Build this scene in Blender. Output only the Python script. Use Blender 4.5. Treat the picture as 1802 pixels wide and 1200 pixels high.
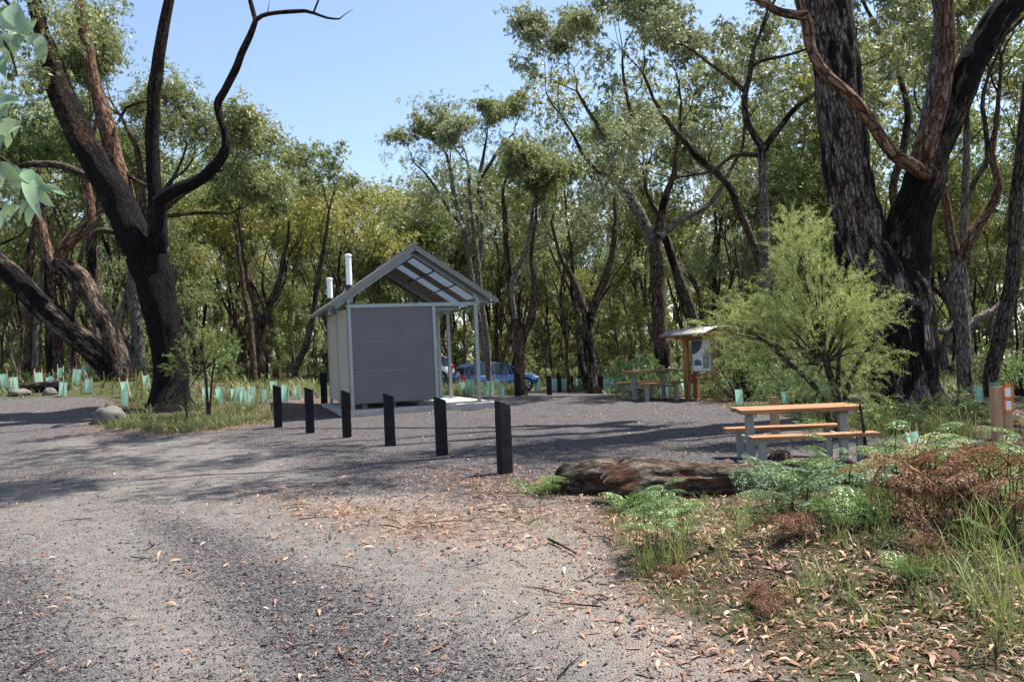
import bpy, math, random
import numpy as np
from mathutils import noise as mnoise, Vector

# ------------------------------------------------------------------ camera, world, sun, exposure
for o in list(bpy.data.objects): bpy.data.objects.remove(o)
SC = bpy.context.scene
COL = SC.collection
EYE = 1.6
PITCH, ROLL = math.radians(1.1), math.radians(2.6)
FPX, CX, CY = 1440.0, 901.0, 600.0
fw = np.array([0, math.cos(PITCH), math.sin(PITCH)])
_r0 = np.array([1., 0, 0]); _u0 = np.array([0, -math.sin(PITCH), math.cos(PITCH)])
rt = math.cos(ROLL)*_r0 - math.sin(ROLL)*_u0
up = math.sin(ROLL)*_r0 + math.cos(ROLL)*_u0
EYEP = np.array([0, 0, EYE])
cam_d = bpy.data.cameras.new('camera'); cam = bpy.data.objects.new('camera', cam_d); COL.objects.link(cam)
from mathutils import Matrix
cam.matrix_world = Matrix(((rt[0], up[0], -fw[0], 0), (rt[1], up[1], -fw[1], 0), (rt[2], up[2], -fw[2], EYE), (0, 0, 0, 1)))
cam_d.sensor_width = 36; cam_d.lens = 36*FPX/1802; cam_d.clip_start = 0.05; cam_d.clip_end = 3000
SC.camera = cam

SUN_EL = math.radians(64)
SAZ = math.atan2(0.36, 0.93)             # direction towards the sun, measured from +X
W = bpy.data.worlds.new('World'); SC.world = W; W.use_nodes = True
nt = W.node_tree; N = nt.nodes; Lk = nt.links
bg = N['Background']; sky = N.new('ShaderNodeTexSky'); sky.sky_type = 'NISHITA'; sky.sun_disc = False
sky.sun_elevation = SUN_EL; sky.sun_rotation = math.pi/2 - SAZ
sky.air_density = 1.0; sky.dust_density = 1.2; sky.ozone_density = .7; sky.altitude = 100
# low cumulus behind the trees
tc = N.new('ShaderNodeTexCoord'); mp = N.new('ShaderNodeMapping'); mp.inputs['Scale'].default_value = (1, 1, 2.4)
nz = N.new('ShaderNodeTexNoise'); nz.inputs['Scale'].default_value = 5.2; nz.inputs['Detail'].default_value = 7; nz.inputs['Roughness'].default_value = .55
cr = N.new('ShaderNodeMapRange'); cr.inputs[1].default_value = .47; cr.inputs[2].default_value = .6
sx = N.new('ShaderNodeSeparateXYZ'); hr = N.new('ShaderNodeMapRange')
hr.inputs[1].default_value = .215; hr.inputs[2].default_value = .15; hr.inputs[3].default_value = 0; hr.inputs[4].default_value = 1
mu = N.new('ShaderNodeMath'); mu.operation = 'MULTIPLY'
mx = N.new('ShaderNodeMix'); mx.data_type = 'RGBA'; mx.inputs[7].default_value = (7.6, 7.8, 8.2, 1)
Lk.new(tc.outputs['Generated'], mp.inputs[0]); Lk.new(mp.outputs[0], nz.inputs['Vector']); Lk.new(nz.outputs[0], cr.inputs[0])
Lk.new(tc.outputs['Generated'], sx.inputs[0]); Lk.new(sx.outputs['Z'], hr.inputs[0])
Lk.new(cr.outputs[0], mu.inputs[0]); Lk.new(hr.outputs[0], mu.inputs[1])
Lk.new(mu.outputs[0], mx.inputs[0]); Lk.new(sky.outputs[0], mx.inputs[6]); Lk.new(mx.outputs[2], bg.inputs[0])
bg.inputs[1].default_value = 0.10
sl = bpy.data.lights.new('sun', 'SUN'); sl.energy = 5.0; sl.angle = math.radians(.5); sl.color = (1, .95, .87)
so = bpy.data.objects.new('sun', sl); COL.objects.link(so)
sdir = Vector((math.cos(SUN_EL)*math.cos(SAZ), math.cos(SUN_EL)*math.sin(SAZ), math.sin(SUN_EL)))
so.rotation_euler = sdir.to_track_quat('Z', 'Y').to_euler(); so.location = (10, 5, 40)
SC.view_settings.view_transform = 'Standard'; SC.view_settings.look = 'None'
SC.view_settings.exposure = 1.3; SC.view_settings.gamma = 1
SC.cycles.max_bounces = 6; SC.cycles.diffuse_bounces = 3; SC.cycles.glossy_bounces = 2
SC.cycles.transmission_bounces = 4; SC.cycles.transparent_max_bounces = 4

# ------------------------------------------------------------------ places
def at(px, py, Y):
    "point at depth Y (metres in front of the camera) seen at photo pixel px, py"
    d = fw + rt*(px-CX)/FPX + up*(CY-py)/FPX
    return EYEP + d*(Y/d[1])
CTL = [(-4, 3, 0), (0, 3, 0), (4, 3, .06), (-6, 8, .03), (0, 7, .03), (-12, 12, .08), (3, 6, .12), (6, 6, .14), (0, -10, 0), (-15, -10, 0), (15, -10, .1),
       (-70, 90, 1.6), (0, 100, .1), (70, 90, -.6), (-45, 45, 1.7), (45, 45, -.5), (-40, 10, .8), (40, 10, -.2), (0, 62, -.2), (-10, 50, .5),
       (-3.9, 19.6, .38), (-1.9, 20.3, .38), (-5.2, 23.3, .40), (-.9, 20.7, .38), (-1.8, 23.3, .4), (-3, 22, .42), (-3, 24.5, .36)]
for a in [(493,752,18.0),(546,760,17.1),(610,770,16.1),(686,784,14.7),(777,800,13.3),(888,830,10.9),(1312,822,10.8),(1497,812,10.8),(1757,792,11.5),
          (1600,720,16),(300,718,22),(205,665,27),(97,668,30),(0,760,20),(870,690,44),(912,697,32),(966,695,35),(1060,693,33),(1147,702,21),(1240,705,21),
          (1700,690,19),(1780,680,30),(175,692,24),(1400,692,22),(1720,708,20)]:
    CTL.append(tuple(at(*a)))
CTL = np.array(CTL, float)
def _phi(r): return np.sqrt(r*r+.6)
_n = len(CTL)
_A = _phi(np.linalg.norm(CTL[:, None, :2]-CTL[None, :, :2], axis=2)) - np.eye(_n)*(0.35)
_P = np.c_[np.ones(_n), CTL[:, :2]]
_M = np.block([[_A, _P], [_P.T, np.zeros((3, 3))]])
_S = np.linalg.solve(_M, np.r_[CTL[:, 2], 0, 0, 0])
def gz(x, y):
    x = np.asarray(x, float); y = np.asarray(y, float); sh = x.shape
    xf = np.clip(x.ravel(), -80, 80); yf = np.clip(y.ravel(), -20, 110)
    out = np.empty(len(xf))
    for i in range(0, len(xf), 20000):
        a = xf[i:i+20000]; b = yf[i:i+20000]
        r = np.sqrt((a[:, None]-CTL[:, 0])**2+(b[:, None]-CTL[:, 1])**2)
        out[i:i+20000] = _phi(r)@_S[:_n] + _S[_n] + _S[_n+1]*a + _S[_n+2]*b
    xx = x.ravel(); yy = y.ravel()
    out += .018*np.sin(xx*1.7+np.sin(yy*1.1)*1.3)*np.sin(yy*1.9+.7) + .008*np.sin(xx*5.1+yy*2.3)*np.sin(yy*4.3-xx)
    return out.reshape(sh)
def g1(x, y): return float(gz(np.array([x]), np.array([y]))[0])
_ts = np.concatenate([np.arange(2.2, 14, .06), np.arange(14, 80, .3)])
def gnd(px, py):
    "where the line of sight through a photo pixel meets the ground"
    d = fw + rt*(px-CX)/FPX + up*(CY-py)/FPX
    P = EYEP + d[None]*_ts[:, None]
    h = P[:, 2]-gz(P[:, 0], P[:, 1])
    k = np.where(h <= 0)[0]
    if len(k) == 0: k = [len(_ts)-1]
    k = k[0]
    if k == 0: return P[0]
    t = _ts[k-1] + (_ts[k]-_ts[k-1])*h[k-1]/(h[k-1]-h[k]+1e-9)
    q = EYEP+d*t; return np.array([q[0], q[1], g1(q[0], q[1])])

# ------------------------------------------------------------------ materials
def mat(name):
    m = bpy.data.materials.new(name); m.use_nodes = True
    return m, m.node_tree, m.node_tree.nodes['Principled BSDF']
def nn(t, ty, **kw):
    n = t.nodes.new(ty)
    for k, v in kw.items():
        if k.startswith('i_'):
            key = k[2:]; key = int(key) if key.isdigit() else key.replace('_', ' ')
            n.inputs[key].default_value = v
        else: setattr(n, k, v)
    return n
def ramp(t, src, stops):
    r = t.nodes.new('ShaderNodeValToRGB'); e = r.color_ramp.elements
    while len(e) < len(stops): e.new(.5)
    for i, (p, c) in enumerate(stops): e[i].position = p; e[i].color = (*c, 1) if len(c) == 3 else c
    t.links.new(src, r.inputs[0]); return r.outputs[0]
def mixc(t, fac, a, b, mode='MIX'):
    m = t.nodes.new('ShaderNodeMix'); m.data_type = 'RGBA'; m.blend_type = mode
    for s, i in ((fac, 0), (a, 6), (b, 7)):
        if isinstance(s, (int, float)): m.inputs[i].default_value = s
        elif isinstance(s, tuple): m.inputs[i].default_value = (*s, 1)
        else: t.links.new(s, m.inputs[i])
    return m.outputs[2]
def math_(t, op, a, b=None, c=None):
    m = t.nodes.new('ShaderNodeMath'); m.operation = op
    for i, s in enumerate((a, b, c)):
        if s is None: continue
        if isinstance(s, (int, float)): m.inputs[i].default_value = s
        else: t.links.new(s, m.inputs[i])
    return m.outputs[0]
def bump(t, h, strength, dist, bs):
    b = nn(t, 'ShaderNodeBump'); b.inputs['Strength'].default_value = strength; b.inputs['Distance'].default_value = dist
    t.links.new(h, b.inputs['Height']); t.links.new(b.outputs[0], bs.inputs['Normal'])
def attr(t, n): a = t.nodes.new('ShaderNodeAttribute'); a.attribute_name = n; return a
def noise(t, vec, scale, detail=4, rough=.55, dist=0):
    n = nn(t, 'ShaderNodeTexNoise', i_Scale=scale, i_Detail=detail, i_Roughness=rough, i_Distortion=dist)
    if vec is not None: t.links.new(vec, n.inputs['Vector'])
    return n
def mapping(t, vec, s, loc=(0, 0, 0)):
    m = nn(t, 'ShaderNodeMapping'); m.inputs['Scale'].default_value = s; m.inputs['Location'].default_value = loc
    t.links.new(vec, m.inputs[0]); return m.outputs[0]

def leaf_mat(name, stops, trans=.42, rough=.45):
    m, t, b = mat(name)
    a = attr(t, 'rnd'); c = ramp(t, a.outputs['Fac'], stops)
    t.links.new(c, b.inputs['Base Color']); b.inputs['Roughness'].default_value = rough
    b.inputs['Specular IOR Level'].default_value = .45
    tr = nn(t, 'ShaderNodeBsdfTranslucent'); mx_ = nn(t, 'ShaderNodeMixShader'); mx_.inputs[0].default_value = trans
    t.links.new(mixc(t, .5, c, (.15, .155, .03)), tr.inputs[0])
    t.links.new(b.outputs[0], mx_.inputs[1]); t.links.new(tr.outputs[0], mx_.inputs[2])
    t.links.new(mx_.outputs[0], t.nodes['Material Output'].inputs[0])
    return m
LM = {
 'olive': leaf_mat('eucalypt_leaves_olive', [(0, (.06, .09, .04)), (.4, (.19, .235, .10)), (.8, (.38, .41, .18)), (1, (.56, .48, .26))]),
 'grey': leaf_mat('eucalypt_leaves_grey', [(0, (.07, .095, .045)), (.45, (.22, .265, .145)), (1, (.54, .56, .37))]),
 'yellow': leaf_mat('eucalypt_leaves_yellow', [(0, (.08, .10, .03)), (.5, (.29, .30, .08)), (.85, (.48, .44, .13)), (1, (.56, .42, .16))]),
 'green': leaf_mat('eucalypt_leaves_green', [(0, (.04, .07, .025)), (.5, (.13, .20, .055)), (1, (.34, .41, .13))]),
 'wispy': leaf_mat('wispy_shrub_leaves', [(0, (.12, .17, .04)), (.5, (.42, .52, .15)), (1, (.80, .80, .40))], .35, .6),
 'fern': leaf_mat('fern_green', [(0, (.06, .12, .035)), (.6, (.18, .30, .10)), (1, (.42, .50, .22))], .35, .4),
 'fernblue': leaf_mat('fern_blue_green', [(0, (.07, .13, .06)), (.6, (.19, .29, .15)), (1, (.38, .46, .29))], .25, .65),
 'fernpale': leaf_mat('fern_pale', [(0, (.16, .20, .07)), (.6, (.30, .35, .14)), (1, (.45, .46, .24))], .35, .5),
 'fernbrown': leaf_mat('fern_brown', [(0, (.04, .02, .013)), (.5, (.19, .078, .042)), (1, (.42, .21, .125))], .2, .7),
 'grass': leaf_mat('grass_blades', [(0, (.035, .05, .015)), (.3, (.09, .115, .035)), (.55, (.18, .22, .07)), (.8, (.34, .33, .13)), (1, (.48, .38, .2))], .35, .55),
 'lush': leaf_mat('grass_lush', [(0, (.07, .12, .025)), (.6, (.20, .27, .07)), (1, (.42, .42, .18))], .4, .5),
 'litter': leaf_mat('dead_leaves', [(0, (.03, .018, .014)), (.3, (.13, .055, .032)), (.6, (.30, .145, .08)), (.85, (.42, .27, .17)), (1, (.55, .45, .34))], .05, .6),
 'near': leaf_mat('near_eucalypt_leaves', [(0, (.10, .20, .09)), (.5, (.22, .34, .19)), (1, (.36, .46, .32))], .3, .28),
}
def bark_mat(name, dark, mid, light, char=.3, fiss=1.0, red=None, zchar=None, el=1.0, crk=.22):
    m, t, b = mat(name)
    a = attr(t, 'bark').outputs['Vector']
    fine = noise(t, mapping(t, a, (30*fiss, 30*fiss, 5.5*fiss*el)), 1, 8, .72, .3).outputs[0]
    big = noise(t, mapping(t, a, (2.2, 2.2, .7), (3, 1, 7)), 1, 5, .6).outputs[0]
    mid_n = noise(t, mapping(t, a, (9*fiss, 9*fiss, 2.2*fiss*el), (9, 4, 0)), 1, 6, .65, .5).outputs[0]
    c = ramp(t, fine, [(.36, dark), (.50, mid), (.64, light)])
    if red: c = mixc(t, ramp(t, mid_n, [(.50, (0, 0, 0)), (.62, (1, 1, 1))]), c, mixc(t, fine, (.03, .015, .01), red))
    vc = nn(t, 'ShaderNodeTexVoronoi', i_Scale=1.0); vc.feature = 'DISTANCE_TO_EDGE'
    wv = nn(t, 'ShaderNodeVectorMath'); wv.operation = 'ADD'; nsw = noise(t, a, 7, 3); vsc = nn(t, 'ShaderNodeVectorMath'); vsc.operation = 'SCALE'; vsc.inputs['Scale'].default_value = 1.1
    t.links.new(nsw.outputs['Color'], vsc.inputs[0]); t.links.new(mapping(t, a, (15*fiss, 15*fiss, 3.2*fiss*el)), wv.inputs[0]); t.links.new(vsc.outputs[0], wv.inputs[1]); t.links.new(wv.outputs[0], vc.inputs['Vector'])
    crack = ramp(t, vc.outputs['Distance'], [(0, (crk, crk*.93, crk*.9)), (.13, (1, 1, 1))]); c = mixc(t, 1.0, c, crack, 'MULTIPLY')
    s = big
    if zchar is not None:                   # burnt from the foot up
        gp = nn(t, 'ShaderNodeNewGeometry'); sp = nn(t, 'ShaderNodeSeparateXYZ'); t.links.new(gp.outputs['Position'], sp.inputs[0])
        s = math_(t, 'ADD', big, math_(t, 'MULTIPLY', math_(t, 'SUBTRACT', zchar, sp.outputs['Z']), .05))
    s = math_(t, 'ADD', math_(t, 'MULTIPLY', s, .75), math_(t, 'MULTIPLY', mid_n, .25))
    th = .62-char*.35
    f = ramp(t, s, [(max(0, th-.03), (0, 0, 0)), (th+.03, (1, 1, 1))])
    c = mixc(t, f, c, mixc(t, ramp(t, fine, [(.4, (0, 0, 0)), (.66, (1, 1, 1))]), (.004, .0038, .0038), (.032, .028, .027)))
    t.links.new(c, b.inputs['Base Color']); b.inputs['Roughness'].default_value = .95; b.inputs['Specular IOR Level'].default_value = .1
    h = math_(t, 'ADD', math_(t, 'ADD', fine, math_(t, 'MULTIPLY', crack, .7)), math_(t, 'MULTIPLY', mid_n, 1.0))
    bump(t, h, 1, .09, b)
    return m
BM = {
 'grey': bark_mat('bark_grey', (.07, .058, .05), (.24, .20, .17), (.50, .45, .39), .05, 1.2),
 'brown': bark_mat('bark_brown', (.035, .022, .016), (.15, .10, .075), (.34, .25, .20), .16, 1, (.20, .08, .045)),
 'dark': bark_mat('bark_dark', (.03, .022, .017), (.11, .082, .065), (.28, .22, .18), .16, 1),
 'burnt': bark_mat('bark_burnt', (.006, .005, .005), (.035, .026, .021), (.14, .105, .088), .48, 1.2, (.12, .05, .03), 7.0),
 'giant': bark_mat('bark_giant', (.04, .028, .022), (.20, .155, .13), (.50, .42, .365), .32, .9, (.15, .075, .052)),
 'char': bark_mat('bark_char', (.02, .014, .012), (.10, .07, .055), (.28, .21, .17), .42, .9, (.20, .08, .05)),
 'redlimb': bark_mat('bark_red_limb', (.06, .03, .02), (.22, .13, .09), (.42, .30, .22), 0, .8, (.30, .13, .07)),
 'lean': bark_mat('bark_leaning', (.03, .022, .018), (.15, .11, .088), (.38, .31, .26), .40, .8, (.22, .10, .06)),
 'log': bark_mat('bark_log', (.02, .014, .011), (.12, .098, .08), (.30, .25, .205), .25, .9, (.22, .11, .07), None, 1.6, .75),
 'twig': bark_mat('bark_twig', (.04, .03, .025), (.11, .085, .07), (.22, .18, .15), 0, 1),
}
def plain(name, col, rough=.6, metal=0, nscale=0, namt=.15, bmp=0, spec=.5, stretch=(1, 1, 1)):
    m, t, b = mat(name)
    b.inputs['Roughness'].default_value = rough; b.inputs['Metallic'].default_value = metal; b.inputs['Specular IOR Level'].default_value = spec
    tcn = nn(t, 'ShaderNodeTexCoord'); ns = noise(t, mapping(t, tcn.outputs['Object'], stretch), nscale or 6, 5, .6)
    lo = tuple(c*(1-namt) for c in col); hi = tuple(min(1, c*(1+namt)) for c in col)
    t.links.new(ramp(t, ns.outputs[0], [(.3, lo), (.7, hi)]), b.inputs['Base Color'])
    if bmp: bump(t, ns.outputs[0], bmp, .01, b)
    return m
MT = {
 'wall': plain('wall_grey', (.125, .120, .123), .5, 0, 1.5, .08),
 'wallside': plain('wall_beige', (.46, .41, .35), .5, 0, 1.5, .08),
 'galv': plain('galvanised_steel', (.30, .34, .34), .45, .5, 18, .15),
 'roof': plain('roof_sheet', (.19, .18, .165), .5, .1, 2, .1),
 'roofunder': plain('roof_underside', (.15, .13, .115), .6, 0, 2, .1),
 'purlin': plain('purlin_steel', (.22, .26, .29), .4, .6, 8, .1),
 'pipe': plain('vent_pipe', (.72, .74, .78), .35, 0, 3, .04),
 'concrete': plain('concrete', (.38, .355, .325), .85, 0, 9, .18, .4),
 'bollard': plain('bollard_black', (.009, .009, .011), .8, 0, 5, .5, .6, .25, (3, 3, .5)),
 'black': plain('black_rubber', (.015, .015, .015), .7),
 'timber': plain('table_timber', (.27, .13, .058), .6, 0, 3, .55, .3, .4, (.6, 8, 8)),
 'timberend': plain('table_timber_edge', (.28, .11, .045), .6, 0, 4, .4, .3, .4, (.6, 8, 8)),
 'post': plain('post_timber', (.40, .235, .13), .65, 0, 3, .3, .4, .3, (8, 8, .8)),
 'darkpost': plain('shelter_timber', (.33, .15, .065), .6, 0, 3, .3, .3, .3, (8, 8, .8)),
 'redboard': plain('red_board', (.30, .035, .02), .5),
 'leg': plain('table_leg_steel', (.27, .285, .27), .5, .35, 20, .15),
 'orange': plain('orange_plastic', (.85, .17, .03), .4, 0, 8, .1),
 'white': plain('white_paint', (.8, .8, .8), .4, 0, 5, .05),
 'panelblue': plain('panel_dark_blue', (.05, .075, .11), .35), 'panelgreen': plain('panel_green', (.08, .14, .14), .4),
 'stake': plain('stake_timber', (.42, .25, .14), .7, 0, 8, .3),
 'stone': plain('stone', (.11, .10, .09), .9, 0, 3, .35, .8),
 'deadwood': plain('dead_wood', (.36, .30, .25), .8, 0, 3, .4, .5, .3, (1, 1, 4)),
 'carblue': plain('car_blue', (.08, .17, .36), .25, .3, 2, .04), 'carwhite': plain('car_white', (.8, .81, .83), .25, 0, 2, .02),
 'chrome': plain('rim_alloy', (.55, .56, .58), .3, .8), 'tail': plain('tail_light_red', (.65, .02, .015), .2), 'lamp': plain('lamp_clear', (.7, .72, .75), .15),
}
def glassy(name, col):
    m, t, b = mat(name); b.inputs['Base Color'].default_value = (*col, 1); b.inputs['Roughness'].default_value = .06; b.inputs['Specular IOR Level'].default_value = .9
    return m
MT['carglass'] = glassy('car_glass', (.012, .016, .018))
m, t, b = mat('translucent_roof_sheet')
b.inputs['Base Color'].default_value = (.32, .37, .42, 1); b.inputs['Roughness'].default_value = .4
tr = nn(t, 'ShaderNodeBsdfTranslucent'); tr.inputs[0].default_value = (.26, .31, .37, 1); ms = nn(t, 'ShaderNodeMixShader'); ms.inputs[0].default_value = .65
t.links.new(b.outputs[0], ms.inputs[1]); t.links.new(tr.outputs[0], ms.inputs[2]); t.links.new(ms.outputs[0], t.nodes['Material Output'].inputs[0]); MT['skylight'] = m
m, t, b = mat('tree_guard_plastic')
a = nn(t, 'ShaderNodeTexCoord'); w = noise(t, mapping(t, a.outputs['Object'], (9, 9, 1)), 1, 3)
c = ramp(t, w.outputs[0], [(.3, (.30, .54, .45)), (.7, (.55, .80, .70))]); t.links.new(c, b.inputs['Base Color']); b.inputs['Roughness'].default_value = .35
tr = nn(t, 'ShaderNodeBsdfTranslucent'); t.links.new(c, tr.inputs[0]); ms = nn(t, 'ShaderNodeMixShader'); ms.inputs[0].default_value = .5
t.links.new(b.outputs[0], ms.inputs[1]); t.links.new(tr.outputs[0], ms.inputs[2])
tp = nn(t, 'ShaderNodeBsdfTransparent'); tp.inputs[0].default_value = (.75, .95, .88, 1); ms2 = nn(t, 'ShaderNodeMixShader'); ms2.inputs[0].default_value = .3
t.links.new(ms.outputs[0], ms2.inputs[1]); t.links.new(tp.outputs[0], ms2.inputs[2]); t.links.new(ms2.outputs[0], t.nodes['Material Output'].inputs[0]); MT['guard'] = m

# ------------------------------------------------------------------ mesh helpers
def tag(o, label=None, cat=None, group=None, kind=None):
    if label: o['label'] = label
    if cat: o['category'] = cat
    if group: o['group'] = group
    if kind: o['kind'] = kind
    return o
def empty(name, loc, rz=0, label=None, cat=None, group=None):
    o = bpy.data.objects.new(name, None); COL.objects.link(o); o.location = [float(v) for v in loc]; o.rotation_euler = (0, 0, rz); o.empty_display_size = .2
    return tag(o, label, cat, group)
def link(name, me, parent=None):
    o = bpy.data.objects.new(name, me); COL.objects.link(o)
    if parent is not None: o.parent = parent
    return o
def copy_tree(o, parent=None):
    c = o.copy(); COL.objects.link(c); c.parent = parent
    for ch in o.children: copy_tree(ch, c)
    return c
def npmesh(name, V, Q, mats, attrs=None, smooth=False, k=4, midx=None):
    V = np.asarray(V, np.float32); Q = np.asarray(Q, np.int32); me = bpy.data.meshes.new(name)
    me.vertices.add(len(V)); me.vertices.foreach_set('co', V.ravel())
    me.loops.add(Q.size); me.loops.foreach_set('vertex_index', Q.ravel())
    me.polygons.add(len(Q)); me.polygons.foreach_set('loop_start', np.arange(len(Q), dtype=np.int32)*k)
    if smooth: me.polygons.foreach_set('use_smooth', np.ones(len(Q), bool))
    if midx is not None: me.polygons.foreach_set('material_index', np.asarray(midx, np.int32))
    for kx, a_ in (attrs or {}).items():
        a_ = np.asarray(a_, np.float32)
        if a_.ndim == 1: at_ = me.attributes.new(kx, 'FLOAT', 'POINT'); at_.data.foreach_set('value', a_)
        else: at_ = me.attributes.new(kx, 'FLOAT_VECTOR', 'POINT'); at_.data.foreach_set('vector', a_.ravel())
    for mm in (mats if isinstance(mats, (list, tuple)) else [mats]): me.materials.append(mm)
    me.update(calc_edges=True); me.validate()
    return me
class MB:
    "collects boxes, bars, tubes and plates for ONE mesh"
    def __init__(s): s.v = []; s.f = []; s.mi = []; s.sm = []
    def add(s, V, Fs, mi=0, sm=False):
        n = len(s.v); s.v += [tuple(map(float, p)) for p in V]
        for q in Fs: s.f.append(tuple(n+i for i in q)); s.mi.append(mi); s.sm.append(sm)
    def box(s, x0, x1, y0, y1, z0, z1, mi=0, bev=0):
        s.frame((x0, y0, z0), (x1-x0, 0, 0), (0, y1-y0, 0), (0, 0, z1-z0), mi)
    def frame(s, o, a, b_, c_, mi=0):
        o, a, b_, c_ = map(np.array, (o, a, b_, c_)); P = [o, o+a, o+a+b_, o+b_, o+c_, o+a+c_, o+a+b_+c_, o+b_+c_]
        s.add(P, [(0, 3, 2, 1), (4, 5, 6, 7), (0, 1, 5, 4), (1, 2, 6, 5), (2, 3, 7, 6), (3, 0, 4, 7)], mi)
    def bar(s, p, q, w, h, mi=0, upv=(0, 0, 1)):
        p = np.array(p, float); q = np.array(q, float); d = q-p; d = d/np.linalg.norm(d)
        sd = np.cross(d, upv); sd /= np.linalg.norm(sd); u2 = np.cross(sd, d)
        s.frame(p-sd*w/2-u2*h/2, q-p, sd*w, u2*h, mi)
    def cyl(s, p, q, r, r2=None, n=16, mi=0, cap=True):
        p = np.array(p, float); q = np.array(q, float); d = q-p; d /= np.linalg.norm(d); r2 = r if r2 is None else r2
        a = np.cross(d, (0, 0, 1) if abs(d[2]) < .9 else (1, 0, 0)); a /= np.linalg.norm(a); b_ = np.cross(d, a)
        V = [p+(a*math.cos(2*math.pi*i/n)+b_*math.sin(2*math.pi*i/n))*r for i in range(n)]+[q+(a*math.cos(2*math.pi*i/n)+b_*math.sin(2*math.pi*i/n))*r2 for i in range(n)]
        k = len(s.v); s.add(V, [(i, (i+1) % n, n+(i+1) % n, n+i) for i in range(n)], mi, True)
        if cap: s.add(V, [tuple(range(n))[::-1], tuple(range(n, 2*n))], mi)
    def build(s, name, mats, parent=None, bevel=0, seg=2):
        me = bpy.data.meshes.new(name); me.from_pydata(s.v, [], s.f)
        me.polygons.foreach_set('material_index', s.mi); me.polygons.foreach_set('use_smooth', s.sm)
        for mm in (mats if isinstance(mats, (list, tuple)) else [mats]): me.materials.append(mm)
        me.update(); o = link(name, me, parent)
        if bevel:
            md = o.modifiers.new('bevel', 'BEVEL'); md.width = bevel; md.segments = seg; md.limit_method = 'ANGLE'
        return o

def catmull(P, R, step):
    P = np.asarray(P, float); R = np.asarray(R, float); out = []; ro_ = []
    n = len(P)
    for i in range(n-1):
        p0 = P[max(i-1, 0)]; p1 = P[i]; p2 = P[i+1]; p3 = P[min(i+2, n-1)]
        k = max(1, int(np.linalg.norm(p2-p1)/step))
        for j in range(k):
            t_ = j/k; t2 = t_*t_; t3 = t2*t_
            out.append(.5*((2*p1)+(-p0+p2)*t_+(2*p0-5*p1+4*p2-p3)*t2+(-p0+3*p1-3*p2+p3)*t3)); ro_.append(R[i]*(1-t_)+R[i+1]*t_)
    out.append(P[-1]); ro_.append(R[-1])
    return np.array(out), np.array(ro_)
class Tubes:
    "bark-covered limbs joined into ONE mesh (quads only)"
    def __init__(s): s.V = []; s.Q = []; s.B = []; s.n = 0
    def add(s, P, R, seg=8, lump=0, seed=0, cap=False):
        P = np.asarray(P, float); R = np.asarray(R, float); n = len(P)
        T = np.gradient(P, axis=0); T /= np.linalg.norm(T, axis=1)[:, None]+1e-9
        a = np.cross(T[0], (0.3, 1, 0.1)); a /= np.linalg.norm(a); th_ = np.arange(seg)*2*math.pi/seg
        L = np.r_[0, np.cumsum(np.linalg.norm(np.diff(P, axis=0), axis=1))]; off = seed*3.7
        VV = np.empty((n, seg, 3)); BB = np.empty((n, seg, 3)); rm = max(R.mean(), .02)
        for i in range(n):
            a = a-T[i]*(a@T[i]); a /= np.linalg.norm(a); b_ = np.cross(T[i], a)
            dr = np.outer(np.cos(th_), a)+np.outer(np.sin(th_), b_); rr = np.full(seg, R[i])
            if lump:
                for j in range(seg):
                    x = math.cos(th_[j])*rm; y = math.sin(th_[j])*rm
                    q = mnoise.noise(Vector((x*3+off, y*3, L[i]*.9))) + .7*mnoise.noise(Vector((x*11+off, y*11, L[i]*1.3))) + .4*mnoise.noise(Vector((x*26+off, y*26, L[i]*4)))
                    rr[j] *= 1+lump*q*min(1, .35/rm)
            VV[i] = P[i]+dr*rr[:, None]; BB[i, :, 0] = np.cos(th_)*rm+off; BB[i, :, 1] = np.sin(th_)*rm; BB[i, :, 2] = L[i]+off
        idx = s.n+np.arange(n*seg).reshape(n, seg); nx = np.roll(idx, -1, 1)
        s.Q.append(np.stack([idx[:-1], nx[:-1], nx[1:], idx[1:]], -1).reshape(-1, 4))
        s.V.append(VV.reshape(-1, 3)); s.B.append(BB.reshape(-1, 3)); s.n += n*seg
        if cap:
            for e, c_ in ((0, P[0]), (n-1, P[-1])):
                cen = np.vstack([c_[None]]*seg); ii = idx[e]; c2 = s.n+np.arange(seg)
                inner = c_+(VV[e]-c_)*.05
                s.V.append(inner); s.B.append(BB[e]*.3+7); s.n += seg
                s.Q.append(np.stack([ii, np.roll(ii, -1), np.roll(c2, -1), c2], -1))
    def mesh(s, name, m_): return npmesh(name, np.vstack(s.V), np.vstack(s.Q), m_, {'bark': np.vstack(s.B)}, True)

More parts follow.
